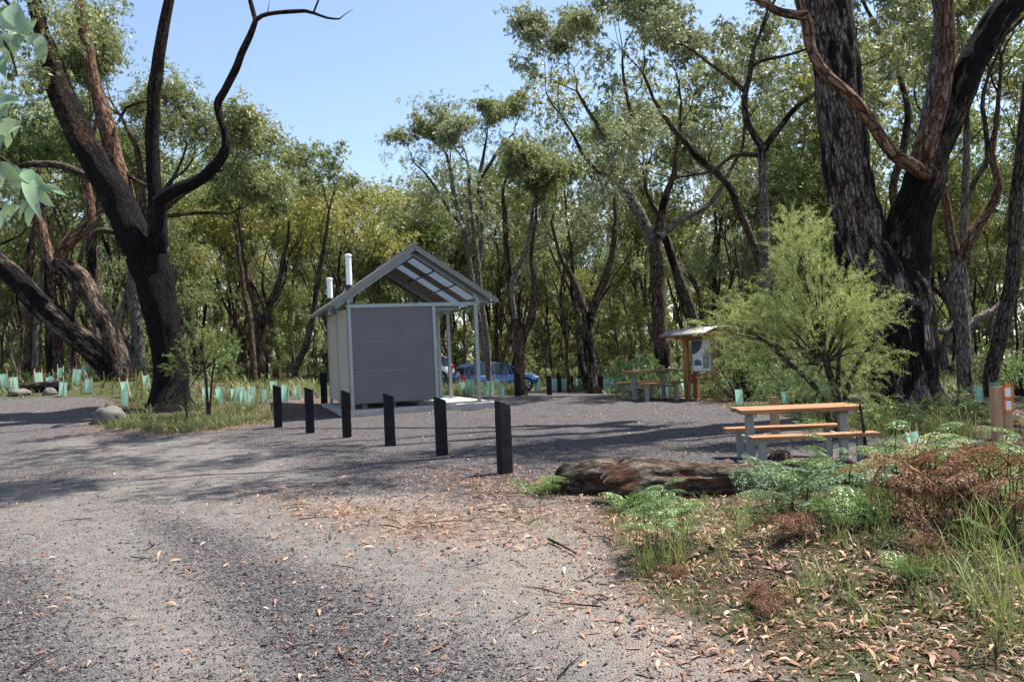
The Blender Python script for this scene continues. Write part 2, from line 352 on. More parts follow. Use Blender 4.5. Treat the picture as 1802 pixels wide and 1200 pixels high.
def unit(v): return v/(np.linalg.norm(v, axis=-1, keepdims=True)+1e-9)
class Leaves:
    def __init__(s): s.V = []; s.R = []; s.n = 0
    def add(s, C, D, L, Wd, rnd, rng, droop=0):
        C = np.asarray(C); n = len(C); D = unit(D); sd = unit(np.cross(D, rng.normal(size=(n, 3))))
        L = np.broadcast_to(L, n)[:, None]; Wd = np.broadcast_to(Wd, n)[:, None]
        mid = C+D*L*.42; tip = C+D*L+np.array([0, 0, -1])*droop*L
        s.V.append(np.stack([C, mid+sd*Wd/2, tip, mid-sd*Wd/2], 1).reshape(-1, 3)); s.R.append(np.repeat(np.broadcast_to(rnd, n), 4)); s.n += n
    def mesh(s, name, m_):
        V = np.vstack(s.V); return npmesh(name, V, np.arange(len(V)).reshape(-1, 4), m_, {'rnd': np.concatenate(s.R)})
def clump(lv, c, r, n, rng, size=.15, tone=None, flat=.6, wid=.3):
    "one cluster of hanging leaves, denser on its upper side"
    if tone is None: tone = rng.random()
    d = unit(rng.normal(size=(n, 3))); rad = rng.random(n)**.55
    P = d*rad[:, None]*r; P[:, 2] = P[:, 2]*flat + .12*r
    # leaves hang along short sprays
    n = int(n*1.35); k = max(3, n//10); sel = rng.integers(0, len(P), k); cen = P[sel]; sdn = unit(d[sel]*.8+rng.normal(0, .5, (k, 3))); sl_ = r*rng.uniform(.15, .42, k)
    j = rng.integers(0, k, n); tt = rng.random(n); P = cen[j]+sdn[j]*(sl_[j]*tt)[:, None]+rng.normal(size=(n, 3))*r*.055; P[:, 2] -= .12*r*tt**2
    D = rng.normal(size=(n, 3))*.6+sdn[j]*.5; D[:, 2] -= .6
    L = size*rng.uniform(.6, 1.25, n)
    lv.add(P+c, D, L, L*wid, np.clip(.12+tone*.42+rng.random(n)**1.6*.46, 0, 1), rng)
def rec(tb, tips, p, d, r, L, lvl, mx_, rng, spread=.55, upb=.1, seg=6, kmin=2):
    n = 4; pts = [p]; rr = [r]; q = p.copy(); dd = d.copy()
    for i in range(n):
        dd = unit(dd+rng.normal(0, .13, 3)+np.array([0, 0, upb])); q = q+dd*L/n; pts.append(q); rr.append(r*(1-.42*(i+1)/n))
    tb.add(pts, rr, seg)
    if lvl >= mx_: tips.append((q, dd)); tips.append(((pts[2]+pts[3])/2, dd)); return
    if lvl == mx_-1: tips.append((q, dd))
    k = rng.integers(kmin, 4)
    for i in range(k):
        ax = unit(rng.normal(size=3)); side = unit(np.cross(dd, ax)); s_ = spread*rng.uniform(.6, 1.35)
        st = q if i < 2 else pts[2]+0
        rec(tb, tips, st, unit(dd*math.cos(s_)+side*math.sin(s_)), rr[-1]*rng.uniform(.62, .85), L*rng.uniform(.6, .85), lvl+1, mx_, rng, spread, upb, max(3, seg-1), kmin)

# ------------------------------------------------------------------ the ground
def wpoly(pp): return np.array([gnd(*p)[:2] for p in pp])
def inside(x, y, P):
    c = np.zeros(len(x), bool); n = len(P); dm = np.full(len(x), 1e9)
    for i in range(n):
        ax, ay = P[i]; bx, by = P[(i+1) % n]
        cond = ((ay > y) != (by > y)); t_ = (y-ay)/((by-ay) if abs(by-ay) > 1e-9 else 1e-9)
        c ^= cond & (x < ax+(bx-ax)*t_)
        ex, ey = bx-ax, by-ay; k = np.clip(((x-ax)*ex+(y-ay)*ey)/(ex*ex+ey*ey+1e-9), 0, 1)
        dm = np.minimum(dm, np.hypot(x-ax-ex*k, y-ay-ey*k))
    return np.where(c, dm, -dm)
def soft(sd, w): return np.clip(sd/w*.5+.5, 0, 1)
PG = {k: [wpoly(p) for p in v] for k, v in dict(
  sand=[[(150,835),(420,850),(560,885),(720,945),(900,1005),(1130,1090),(1330,1200),(1020,1200),(820,1120),(620,1015),(420,935),(230,885)],
        [(0,850),(190,860),(240,930),(320,1030),(420,1200),(250,1200),(120,1020),(0,940)],
        [(100,775),(330,770),(480,800),(560,850),(430,870),(250,840),(100,810)]],
  patch=[[(480,880),(700,872),(870,895),(990,880),(1090,960),(1080,1040),(1260,1090),(1420,1200),(1200,1200),(1000,1085),(820,990),(640,925)]],
  pad=[[(440,748),(600,700),(900,690),(1300,706),(1340,740),(1300,835),(1000,850),(880,852),(780,875),(640,880),(520,845),(400,790)]],
  dark=[[(250,880),(420,935),(620,1015),(820,1120),(960,1200),(520,1200),(420,1120),(320,1010)],[(560,850),(740,930),(960,1000),(1160,1075),(1340,1160),(1270,1170),(1000,1060),(800,985),(640,925)],[(0,1000),(90,1040),(190,1200),(0,1200)]],
  litter=[[(1000,835),(1180,890),(1400,880),(1802,850),(1802,1200),(1330,1200),(1230,1110),(1110,1060),(1080,970),(960,905)],
          [(430,868),(600,885),(760,890),(860,855),(960,850),(990,905),(900,945),(720,950),(560,915)],
          [(150,760),(190,700),(460,700),(520,735),(420,755),(280,768)], [(520,700),(640,690),(620,720),(480,745)],
          [(760,830),(900,832),(1000,850),(980,880),(840,890)]])
  .items()}
CLEAR = np.vstack([wpoly([(0,700),(180,698),(215,712),(165,748),(300,758),(480,745),(470,704),(560,688)]), [(-6,26),(-5,30)], wpoly([(870,688),(1050,690),(1100,703),(1250,706),(1320,728),(1480,740),(1700,785),(1790,835),(1400,850),(1050,850),(1080,960),(1130,1050),(1280,1130),(1420,1199)]),
                   [(2.5,2.5),(3,-20),(-60,-20),(-60,14)]])
def masks(x, y):
    sd = soft(np.max([inside(x, y, p) for p in PG['sand']], axis=0), .7)
    pt = soft(np.max([inside(x, y, p) for p in PG['patch']], axis=0), .7)
    li = soft(np.max([inside(x, y, p) for p in PG['litter']], axis=0), .8)
    cl = soft(inside(x, y, CLEAR), .6)
    return sd, pt, li, cl
def padm(x, y): return np.maximum(soft(inside(x, y, PG['pad'][0]), .8), soft(np.max([inside(x, y, p) for p in PG['dark']], axis=0), .35))
ys = np.concatenate([np.linspace(-22, 1.5, 14), 1.7*(40/1.7)**np.linspace(0, 1, 300), 42*(900/42)**np.linspace(0, 1, 40)])
xt = np.linspace(-1, 1, 331); xs = np.sign(xt)*(np.abs(xt)*14+(np.abs(xt)**7)*800)
GX, GY = np.meshgrid(xs, ys); GZ = gz(GX, GY)
for (px, py, rx, hh) in [(1150, 980, .5, .05), (1500, 960, 1.3, .14), (1720, 1000, 1.1, .16)]:
    q = gnd(px, py); GZ += hh*np.exp(-((GX-q[0])**2+(GY-q[1])**2)/rx**2)
HUMPS = [(gnd(px, py), rx, hh) for (px, py, rx, hh) in [(1150, 980, .5, .05), (1500, 960, 1.3, .14), (1720, 1000, 1.1, .16)]]
def gh(x, y):
    z = gz(x, y)
    for q, rx, hh in HUMPS: z = z+hh*np.exp(-((x-q[0])**2+(y-q[1])**2)/rx**2)
    return z
ny, nx_ = GX.shape; idx = np.arange(ny*nx_).reshape(ny, nx_)
Q = np.stack([idx[:-1, :-1], idx[:-1, 1:], idx[1:, 1:], idx[1:, :-1]], -1).reshape(-1, 4)
sd, pt, li, cl = masks(GX.ravel(), GY.ravel())
gm, t, b = mat('ground_surface')
pos = nn(t, 'ShaderNodeTexCoord').outputs['Object']
A = lambda n: attr(t, n).outputs['Fac']
n1 = noise(t, pos, 1.3, 6, .65).outputs[0]; n2 = noise(t, pos, 9, 6, .7).outputs[0]; n3 = noise(t, pos, 55, 4, .7).outputs[0]; n4 = noise(t, pos, .35, 4, .6).outputs[0]
vo = nn(t, 'ShaderNodeTexVoronoi', i_Scale=85.0); t.links.new(pos, vo.inputs['Vector'])
vs = nn(t, 'ShaderNodeSeparateColor'); t.links.new(vo.outputs['Color'], vs.inputs[0])
vo2 = nn(t, 'ShaderNodeTexVoronoi', i_Scale=38.0); t.links.new(pos, vo2.inputs['Vector'])
vs2 = nn(t, 'ShaderNodeSeparateColor'); t.links.new(vo2.outputs['Color'], vs2.inputs[0])
grav = ramp(t, vs.outputs[0], [(0, (.012, .011, .013)), (.45, (.055, .05, .056)), (.8, (.13, .119, .124)), (1, (.32, .295, .285))])
grav2 = ramp(t, vs2.outputs[0], [(0, (.018, .016, .018)), (.6, (.062, .057, .061)), (1, (.18, .165, .16))])
grav = mixc(t, .4, grav, grav2)
sandc = mixc(t, n3, (.098, .088, .080), (.175, .158, .146)); sandc = mixc(t, ramp(t, n2, [(.35, (0, 0, 0)), (.65, (1, 1, 1))]), sandc, (.225, .204, .188))
pinkc = mixc(t, n2, (.165, .140, .120), (.265, .228, .20))
def brk(a, lo=.42, hi=.58, k=.55):      # break a soft mask up with noise
    s = math_(t, 'ADD', math_(t, 'MULTIPLY', a, 1.0), math_(t, 'MULTIPLY', math_(t, 'SUBTRACT', math_(t, 'ADD', math_(t, 'MULTIPLY', n1, .5), math_(t, 'MULTIPLY', n2, .5)), .5), k*2))
    return ramp(t, s, [(lo, (0, 0, 0)), (hi, (1, 1, 1))])
dust = ramp(t, math_(t, 'ADD', math_(t, 'MULTIPLY', n1, .6), math_(t, 'MULTIPLY', n2, .4)), [(.40, (0, 0, 0)), (.70, (.30, .30, .30))])
padf = brk(A('pad'), .35, .6, .5)
c = mixc(t, mixc(t, padf, mixc(t, .5, dust, ramp(t, vs.outputs[1], [(.40, (.6, .6, .6)), (.55, (.12, .12, .12))])), (.06, .06, .06)), grav, sandc)
sm = mixc(t, .82, (0, 0, 0), brk(A('sand'), .25, .6, .6)); speck = ramp(t, vs.outputs[1], [(.84, (1, 1, 1)), (.90, (.2, .2, .2))])
c = mixc(t, mixc(t, 1.0, sm, speck, 'MULTIPLY'), c, sandc)
c = mixc(t, mixc(t, 1.0, brk(A('patch'), .3, .6, .7), ramp(t, vs.outputs[1], [(.86, (1, 1, 1)), (.92, (.3, .3, .3))]), 'MULTIPLY'), c, pinkc)
lvo = nn(t, 'ShaderNodeTexVoronoi', i_Scale=17.0); t.links.new(mapping(t, pos, (1, .8, 1)), lvo.inputs['Vector'])
lvs = nn(t, 'ShaderNodeSeparateColor'); t.links.new(lvo.outputs['Color'], lvs.inputs[0])
leafc = ramp(t, lvs.outputs[0], [(0, (.03, .02, .015)), (.35, (.10, .05, .03)), (.65, (.20, .11, .065)), (1, (.34, .25, .17))])
lm_ = mixc(t, 1.0, brk(A('litter'), .35, .7, .6), ramp(t, math_(t, 'ADD', math_(t, 'MULTIPLY', n2, .6), math_(t, 'MULTIPLY', n1, .4)), [(.42, (0, 0, 0)), (.58, (.8, .8, .8))]), 'MULTIPLY')
c = mixc(t, lm_, c, leafc)
soil = mixc(t, n2, (.03, .023, .017), (.09, .07, .05)); forest = mixc(t, ramp(t, n1, [(.4, (0, 0, 0)), (.6, (.5, .5, .5))]), soil, mixc(t, .5, leafc, (.03, .022, .015)))
forest = mixc(t, ramp(t, n4, [(.40, (0, 0, 0)), (.55, (.8, .8, .8))]), forest, mixc(t, n3, (.03, .045, .015), (.09, .11, .035)))
c = mixc(t, brk(A('clear'), .4, .6, .35), forest, c)
t.links.new(c, b.inputs['Base Color']); b.inputs['Roughness'].default_value = .93; b.inputs['Specular IOR Level'].default_value = .2
hh_ = math_(t, 'ADD', math_(t, 'MULTIPLY', vo.outputs['Distance'], -1.2), math_(t, 'ADD', math_(t, 'MULTIPLY', n2, 2.2), math_(t, 'MULTIPLY', n3, .5)))
bump(t, hh_, .9, .016, b)
me = npmesh('ground', np.stack([GX.ravel(), GY.ravel(), GZ.ravel()], 1), Q, gm, dict(pad=padm(GX.ravel(), GY.ravel()), sand=sd, patch=pt, litter=li, clear=cl), True)
tag(link('ground', me), kind='structure')

# ------------------------------------------------------------------ toilet block
TN = np.array([-3.91, 19.6, .50]); TA = math.atan2(.7, 2.0)
tb_ = empty('toilet_block', TN, TA, 'grey clad toilet block under an open gabled roof in the middle of the clearing', 'toilet block')
def slope(tt): return 3.93-.66*abs(tt-1.65)        # top of the roof above the slab
m = MB()
m.box(-.25, 3.62, -.30, 4.35, -.25, 0); m.build('slab', MT['concrete'], tb_, .015)
# corrugated cladding: horizontal ribs
def ribs(p0, p1, z0, z1, th_, pitch=.05, amp=.003):
    m_ = MB(); p0 = np.array(p0, float); p1 = np.array(p1, float); d = p1-p0; nrm = np.array([d[1], -d[0]]); nrm /= np.linalg.norm(nrm)
    nr = int((z1-z0)/pitch*4); V = []
    for i in range(nr+1):
        z = z0+(z1-z0)*i/nr; o_ = amp*math.sin(i*math.pi/2)
        for p in (p0, p1): V.append((*(p+nrm*(o_+th_)), z))
    m_.add(V, [(2*i, 2*i+1, 2*i+3, 2*i+2) for i in range(nr)], 0, True)
    return m_
for (a_, b2, mm, lab) in (((.07, 0), (2.08, 0), 'wall', None), ((0, 3.9), (0, .07), 'wallside', 'beige side wall'), ((2.15, .07), (2.15, 3.9), 'wallside', None), ((2.1, 3.94), (.05, 3.94), 'wall', None)):
    m = ribs(a_, b2, .15, 2.43, .012); x0, y0, x1, y1 = *a_, *b2
    if abs(x0-x1) > .5: m.box(min(x0, x1), max(x0, x1), y0-.03 if y0 > 1 else y0+.0, y0 if y0 > 1 else y0+.03, .13, 2.43)
    else: m.box(x0-.0 if x0 < 1 else x0-.03, x0+.03 if x0 < 1 else x0, min(y0, y1), max(y0, y1), .13, 2.43)
    o = m.build('wall', MT[mm], tb_)
    if lab: o['label'] = lab
for i, zz in enumerate((.9, 1.62)):                # panel joints
    m = MB(); m.box(.08, 2.07, -.024, -.019, zz, zz+.008); m.build('panel_joint', MT['purlin'], tb_)
m = MB(); m.box(.03, 2.12, .06, 3.88, .2, .26); m.box(.05, 2.1, .05, 3.9, 2.36, 2.40); m.build('cabin_floor', MT['wall'], tb_)
for (x, y) in ((.035, .0), (0.0, 1.95), (0, 3.9), (2.15, 1.95), (2.15, 3.9)):
    m = MB(); s_ = .04; m.box(x-s_, x+s_, y-s_, y+s_, -.002, 2.44); m.build('post', MT['galv'], tb_, .006)
m = MB(); m.box(2.075, 2.155, -.04, .04, -.002, 2.44); m.build('post', MT['galv'], tb_, .006)
for (x, y) in ((3.2, 0), (3.2, 2.75), (3.2, 3.9)):
    m = MB(); m.box(x-.045, x+.045, y-.045, y+.045, 0, slope(x)-.16); m.box(x-.11, x+.11, y-.11, y+.11, -.001, .014); m.build('porch_post', MT['galv'], tb_, .006)
for y in (0., 1.95, 3.9):                          # tie beams
    m = MB(); m.box(-.02, 3.3, y-.035, y+.035, 2.44, 2.53); m.build('tie_beam', MT['galv'], tb_, .005)
for x in (0., 3.2): m = MB(); m.box(x-.03, x+.03, -.2, 4.3, 2.53, 2.62); m.build('eave_beam', MT['galv'], tb_, .005)
for y in (0., 3.9):                          # rafters
    for sx_ in (-1, 1):
        xe = 1.65+sx_*1.95; m = MB(); m.bar((1.65, y, slope(1.65)-.16), (xe, y, slope(xe)-.16), .05, .12); m.build('rafter', MT['purlin'], tb_)
V0, V1 = -.27, 4.95
for sx_ in (-1, 1):                                # purlins
    for k in range(4):
        xx = 1.65+sx_*(.18+k*.55); m = MB(); m.box(xx-.015, xx+.015, V0+.05, V1-.05, slope(xx)-.065, slope(xx)-.03); m.build('purlin', MT['purlin'], tb_)
# corrugated sheets, one per run; two of every five on the right are translucent
def sheet(sx_, y0, y1):
    m_ = MB(); n = max(4, int((y1-y0)/.04)); V = []
    xe = 1.65+sx_*2.02
    for i in range(n+1):
        y = y0+(y1-y0)*i/n; o_ = .010*math.cos(i*math.pi/2*1.0)
        V += [(1.65, y, slope(1.65)+o_), (xe, y, slope(xe)+o_), (1.65, y, slope(1.65)+o_-.006), (xe, y, slope(xe)+o_-.006)]
    m_.add(V, [(4*i, 4*i+1, 4*i+5, 4*i+4) for i in range(n)]+[(4*i+2, 4*i+6, 4*i+7, 4*i+3) for i in range(n)], 0, True); return m_
runs = [(V0, 1.0, 0), (1.0, 1.72, 1), (1.72, 2.44, 0), (2.44, 3.16, 1), (3.16, V1, 0)]
for (a_, b2, tr_) in runs:
    sheet(1, a_, b2).build('skylight_sheet' if tr_ else 'roof_sheet', MT['skylight'] if tr_ else MT['roofunder'], tb_)
sheet(-1, V0, V1).build('roof_sheet', MT['roof'], tb_)
m = MB(); m.cyl((1.65, V0-.01, slope(1.65)-.005), (1.65, V1+.01, slope(1.65)-.005), .06, n=10); m.build('ridge_cap', MT['roof'], tb_)
for y in (V0, V1):
    for sx_ in (-1, 1):
        xe = 1.65+sx_*2.05; m = MB(); m.bar((1.65, y-.012, slope(1.65)-.06), (xe, y-.012, slope(xe)-.06), .03, .12); m.build('barge_board', MT['roof'], tb_)
for xe in (1.65-2.05, 1.65+2.05):
    m = MB(); m.box(xe-.05, xe+.05, V0+.01, V1-.01, slope(xe)-.075, slope(xe)-.03); m.build('gutter', MT['galv'], tb_)
m = MB(); m.box(2.185, 2.20, .9, 1.75, .16, 2.2); d_ = m.build('door', MT['galv'], tb_, .004)
m = MB(); m.box(2.20, 2.25, 1.6, 1.66, 1.05, 1.2); m.build('handle', MT['purlin'], d_)
for (y, top_, px) in ((.9, 3.86, .2), (3.1, 3.5, -.02)):
    m = MB(); z0 = slope(px)-.05
    m.cyl((px, y, z0-.3), (px, y, top_-.06), .075, n=20); m.cyl((px, y, top_-.06), (px, y, top_-.02), .09, n=20); m.cyl((px, y, top_-.02), (px, y, top_), .09, .05, n=20)
    v_ = m.build('vent_pipe', MT['pipe'], tb_); m = MB(); m.cyl((px, y, z0-.05), (px, y, z0+.16), .10, .08, n=16); m.build('flashing', MT['black'], v_)
for x in (.4, 1.1, 1.8):
    for y in (.5, 2.0, 3.4): m = MB(); m.box(x-.06, x+.06, y-.06, y+.06, -.002, .2); m.build('footing', MT['concrete'], tb_)

# ------------------------------------------------------------------ bollards
def bollard(x, y, h, w, d, rz, label, group, sl_=.07):
    z = g1(x, y); e = empty('bollard', (x, y, z), rz, label, 'bollard', group)
    m = MB(); nz_ = 9; V = []
    rs = random.Random(int(x*100)+7)
    for i in range(nz_+1):
        for (cx_, cy_) in ((-1, -1), (1, -1), (1, 1), (-1, 1)):
            zz = -.15+(h+.15)*i/nz_
            if i == nz_ and cx_ > 0: zz -= sl_
            V.append((cx_*w/2+rs.uniform(-.003, .003), cy_*d/2+rs.uniform(-.003, .003), zz))
    Fs = [(4*i+j, 4*i+(j+1) % 4, 4*i+4+(j+1) % 4, 4*i+4+j) for i in range(nz_) for j in range(4)]+[(4*nz_, 4*nz_+1, 4*nz_+2, 4*nz_+3)]
    m.add(V, Fs); o = m.build('shaft', MT['bollard'], e, .008)
    return e
FB = [(490, 752, 18.0, .24), (546, 760, 17.1, .25), (611, 770, 16.1, .25), (687, 784, 14.7, .25), (778, 800, 13.3, .27), (889, 828, 10.9, .28)]
tops = [676, 680, 685, 691, 697, 704]
labs = ['black slanted bollard at the far end of the front row, farthest left', 'black bollard second from the far left end of the front row',
        'black bollard standing in front of the beige corner of the toilet block', 'weathered black bollard in front of the middle of the grey toilet wall',
        'black bollard before the right end of the grey toilet wall', 'tallest looking black bollard, nearest the camera, at the right end of the front row']
rots = [.35, .35, .3, .38, .42, .55]
for i, (px, py, Y, w) in enumerate(FB):
    p = at(px, py, Y); t_ = at(px, tops[i], Y)
    wd = (.195 if i < 5 else .2)
    bollard(p[0], p[1], t_[2]-g1(p[0], p[1]), wd*.88, .13, rots[i], labs[i], 'front row of black bollards')
FAR = [(574, 702, 22.9, 660, 'black bollard half hidden behind the left rear corner of the toilet block'), (911, 697, 31, 655, 'black bollard in front of the bonnet of the blue car'),
       (967, 695, 33, 661, 'black bollard first to the right of the blue car'), (985, 690, 37, 661, 'dark bollard second right of the blue car, set back'),
       (1006, 688, 33, 662, 'black bollard third right of the blue car'), (1021, 686, 39, 662, 'thin looking bollard set back behind its neighbours'),
       (1031, 689, 34, 661, 'black bollard beside the pale thick trunk'), (1058, 692, 31, 662, 'black bollard nearest the far picnic table')]
for (px, py, Y, ty, lb) in FAR:
    if px == 574: p = np.array([-5.55, 23.9, .4]); hgt = .95
    else: p = gnd(px, py); hgt = min(1.05, max(.8, (py-ty)/FPX*p[1]))
    bollard(p[0], p[1], hgt, .19, .14, .2, lb, 'far row of black bollards', .03)

# ------------------------------------------------------------------ picnic tables
def picnic(pos_, rz, L, label, lmat, inset=.22):
    e = empty('picnic_table', pos_, rz, label, 'picnic table')
    for k, yy in enumerate((-.24, 0.0, .24)):                        # three top boards
        m = MB(); m.box(-L/2+(.0, .02, .01)[k], L/2-(.01, 0, .02)[k], yy-.112, yy+.112, .70, .755); m.build('tabletop_board', MT['timber'], e, .006)
    for sx_ in (-1, 1): m = MB(); x = sx_*(L/2-inset); m.box(x-.03, x+.03, -.33, .33, .65, .70); m.build('bearer', lmat, e, .004)
    for sy in (-1, 1):
        m = MB(); m.box(-L/2-.03*sy, L/2-.03*sy, sy*.62-.13, sy*.62+.13, .40, .445); m.build('seat', MT['timber'], e, .006)
        for sx_ in (-1, 1):
            x = sx_*(L/2-inset); m = MB(); m.box(x-.045, x+.045, sy*.62-.045, sy*.62+.045, -.1, .40); m.build('seat_leg', lmat, e, .005)
    for sx_ in (-1, 1):
        x = sx_*(L/2-inset); m = MB(); m.box(x-.05, x+.05, -.05, .05, -.1, .65); m.box(x-.02, x+.02, -.56, .56, .30, .36); m.build('leg', lmat, e, .005)
        for sy in (-1, 1): m = MB(); m.cyl((x, sy*.24, .755), (x, sy*.24, .759), .012, n=8); m.build('bolt', MT['chrome'], e)
    return e
pa = at(1308, 822, 10.7); pb = at(1496, 812, 11.2); ctr = (pa+pb)/2; ctr[2] = g1(ctr[0], ctr[1])+.0
picnic(ctr, -.05, 1.58, 'orange brown timber picnic table with pale steel legs, behind the fallen log at the right', MT['leg'], .18)
p = at(1143, 700, 21.3); p[2] = g1(p[0], p[1]); picnic(p, .35, 1.25, 'small far picnic table with dark legs, left of the information shelter', MT['leg'], .2)
for (px, Y) in ((1190, 21.6),):
    p = at(px, 700, Y)

# ------------------------------------------------------------------ information shelter
p = at(1240, 706, 21); p[2] = g1(p[0], p[1]); sh = empty('information_shelter', p, -1.0, 'timber information shelter with a glossy map panel and low curved roof', 'shelter')
for x in (-.42, .42):
    for y in (-.16, .16) if x < 0 else (.0,):
        m = MB(); m.box(x-.075, x+.075, y-.05, y+.05, -.15, 1.62); m.build('post', MT['darkpost'], sh, .006)
m = MB(); m.box(-.34, .34, -.035, .035, .70, 1.56); fr = m.build('panel_frame', MT['galv'], sh, .004)
m = MB(); m.box(-.31, .31, -.043, -.037, .74, 1.52); pn = m.build('panel', MT['white'], fr)
V = [( -.30, -.047, 1.515)]+[(-.30+.36*math.cos(a_*math.pi/2/10), -.047, 1.515-.34*math.sin(a_*math.pi/2/10)) for a_ in range(11)]
m = MB(); m.add(V, [tuple(range(len(V)))]); V2 = [(-.25, -.047, .88), (.02, -.047, .88), (-.02, -.047, 1.0), (-.13, -.047, 1.04), (-.25, -.047, 1.01)]; m.build('round_picture', MT['panelblue'], fr)
m = MB(); m.add(V2, [tuple(range(5))]); m.build('lower_picture', MT['panelgreen'], fr)
m = MB(); V3 = [(.05, -.047, .8), (.28, -.047, .8), (.28, -.047, 1.3), (.12, -.047, 1.28), (.06, -.047, 1.1)]; m.add(V3, [tuple(range(5))]); m.build('text_block', MT['galv'], fr)
m = MB(); m.box(-.36, .36, -.05, .05, .50, .66); m.build('red_board', MT['redboard'], sh, .004)
for y in (-.62, -.2, .2, .62): m = MB(); m.box(-.76, .76, y-.02, y+.02, 1.76-.14*((y-.1)/.75)**2, 1.83-.14*((y-.1)/.75)**2); m.build('roof_batten', MT['darkpost'], sh)
m = MB()                                                           # curved roof
V = []; n = 14
for i in range(n+1):
    y = -.75+1.5*i/n; z = 1.86-.14*((y-.1)/.75)**2
    V += [(-.78, y, z), (.78, y, z), (-.78, y, z-.03), (.78, y, z-.03)]
m.add(V, [(4*i, 4*i+1, 4*i+5, 4*i+4) for i in range(n)]+[(4*i+2, 4*i+6, 4*i+7, 4*i+3) for i in range(n)]+[(4*i, 4*i+4, 4*i+6, 4*i+2) for i in range(n)]+[(4*i+1, 4*i+3, 4*i+7, 4*i+5) for i in range(n)]+[(0, 2, 3, 1), (4*n, 4*n+1, 4*n+3, 4*n+2)], 0, True)
m.build('roof', MT['roof'], sh)
for x in (-.68, -.42, 0, .42, .68): m = MB(); m.bar((x, -.72, 1.66), (x, .72, 1.73), .06, .09); m.build('rafter', MT['darkpost'], sh)
for y in (-.2, .2): m = MB(); m.box(-.74, .74, y-.03, y+.03, 1.57, 1.65); m.build('beam', MT['darkpost'], sh)

# ------------------------------------------------------------------ timber posts with reflectors
def mpost(px, py, Y, h, w, d, rz, label, mm='post'):
    p = at(px, py, Y); p[2] = g1(p[0], p[1]); e = empty('timber_post', p, rz, label, 'post')
    m = MB(); m.box(-w/2, w/2, -d/2, d/2, -.15, h); m.build('shaft', MT[mm], e, .006); return e
e1 = mpost(1757, 792, 11.5, .86, .13, .09, .3, 'front one of two square timber posts at the right edge, pale and sunlit')
e2 = mpost(1773, 770, 12.4, .80, .13, .09, .3, 'rear post of the pair at the right edge, carrying an orange marker frame')
fr = MB(); fr.box(-.09, .085, -.062, -.048, .80-.02, .84); fr.box(-.09, -.06, -.062, -.048, .40, .84); fr.box(.055, .085, -.062, -.048, .40, .84)
fr.box(-.09, .085, -.062, -.048, .60, .64); fr.box(-.09, .085, -.062, -.048, .40, .44); of = fr.build('marker_frame', MT['orange'], e2)
for z in (.44, .64): m = MB(); m.box(-.058, .053, -.056, -.050, z+.002, z+.138); m.build('marker_plate', MT['white'], of)
e3 = mpost(1364, 752, 13.2, .68, .12, .10, .2, 'short orange timber post with a small marker column, behind the near picnic table', 'post')
for z in (.38, .47, .56): m = MB(); m.box(.062, .07, -.03, .03, z, z+.05); m.build('marker_plate', MT['white'], e3)

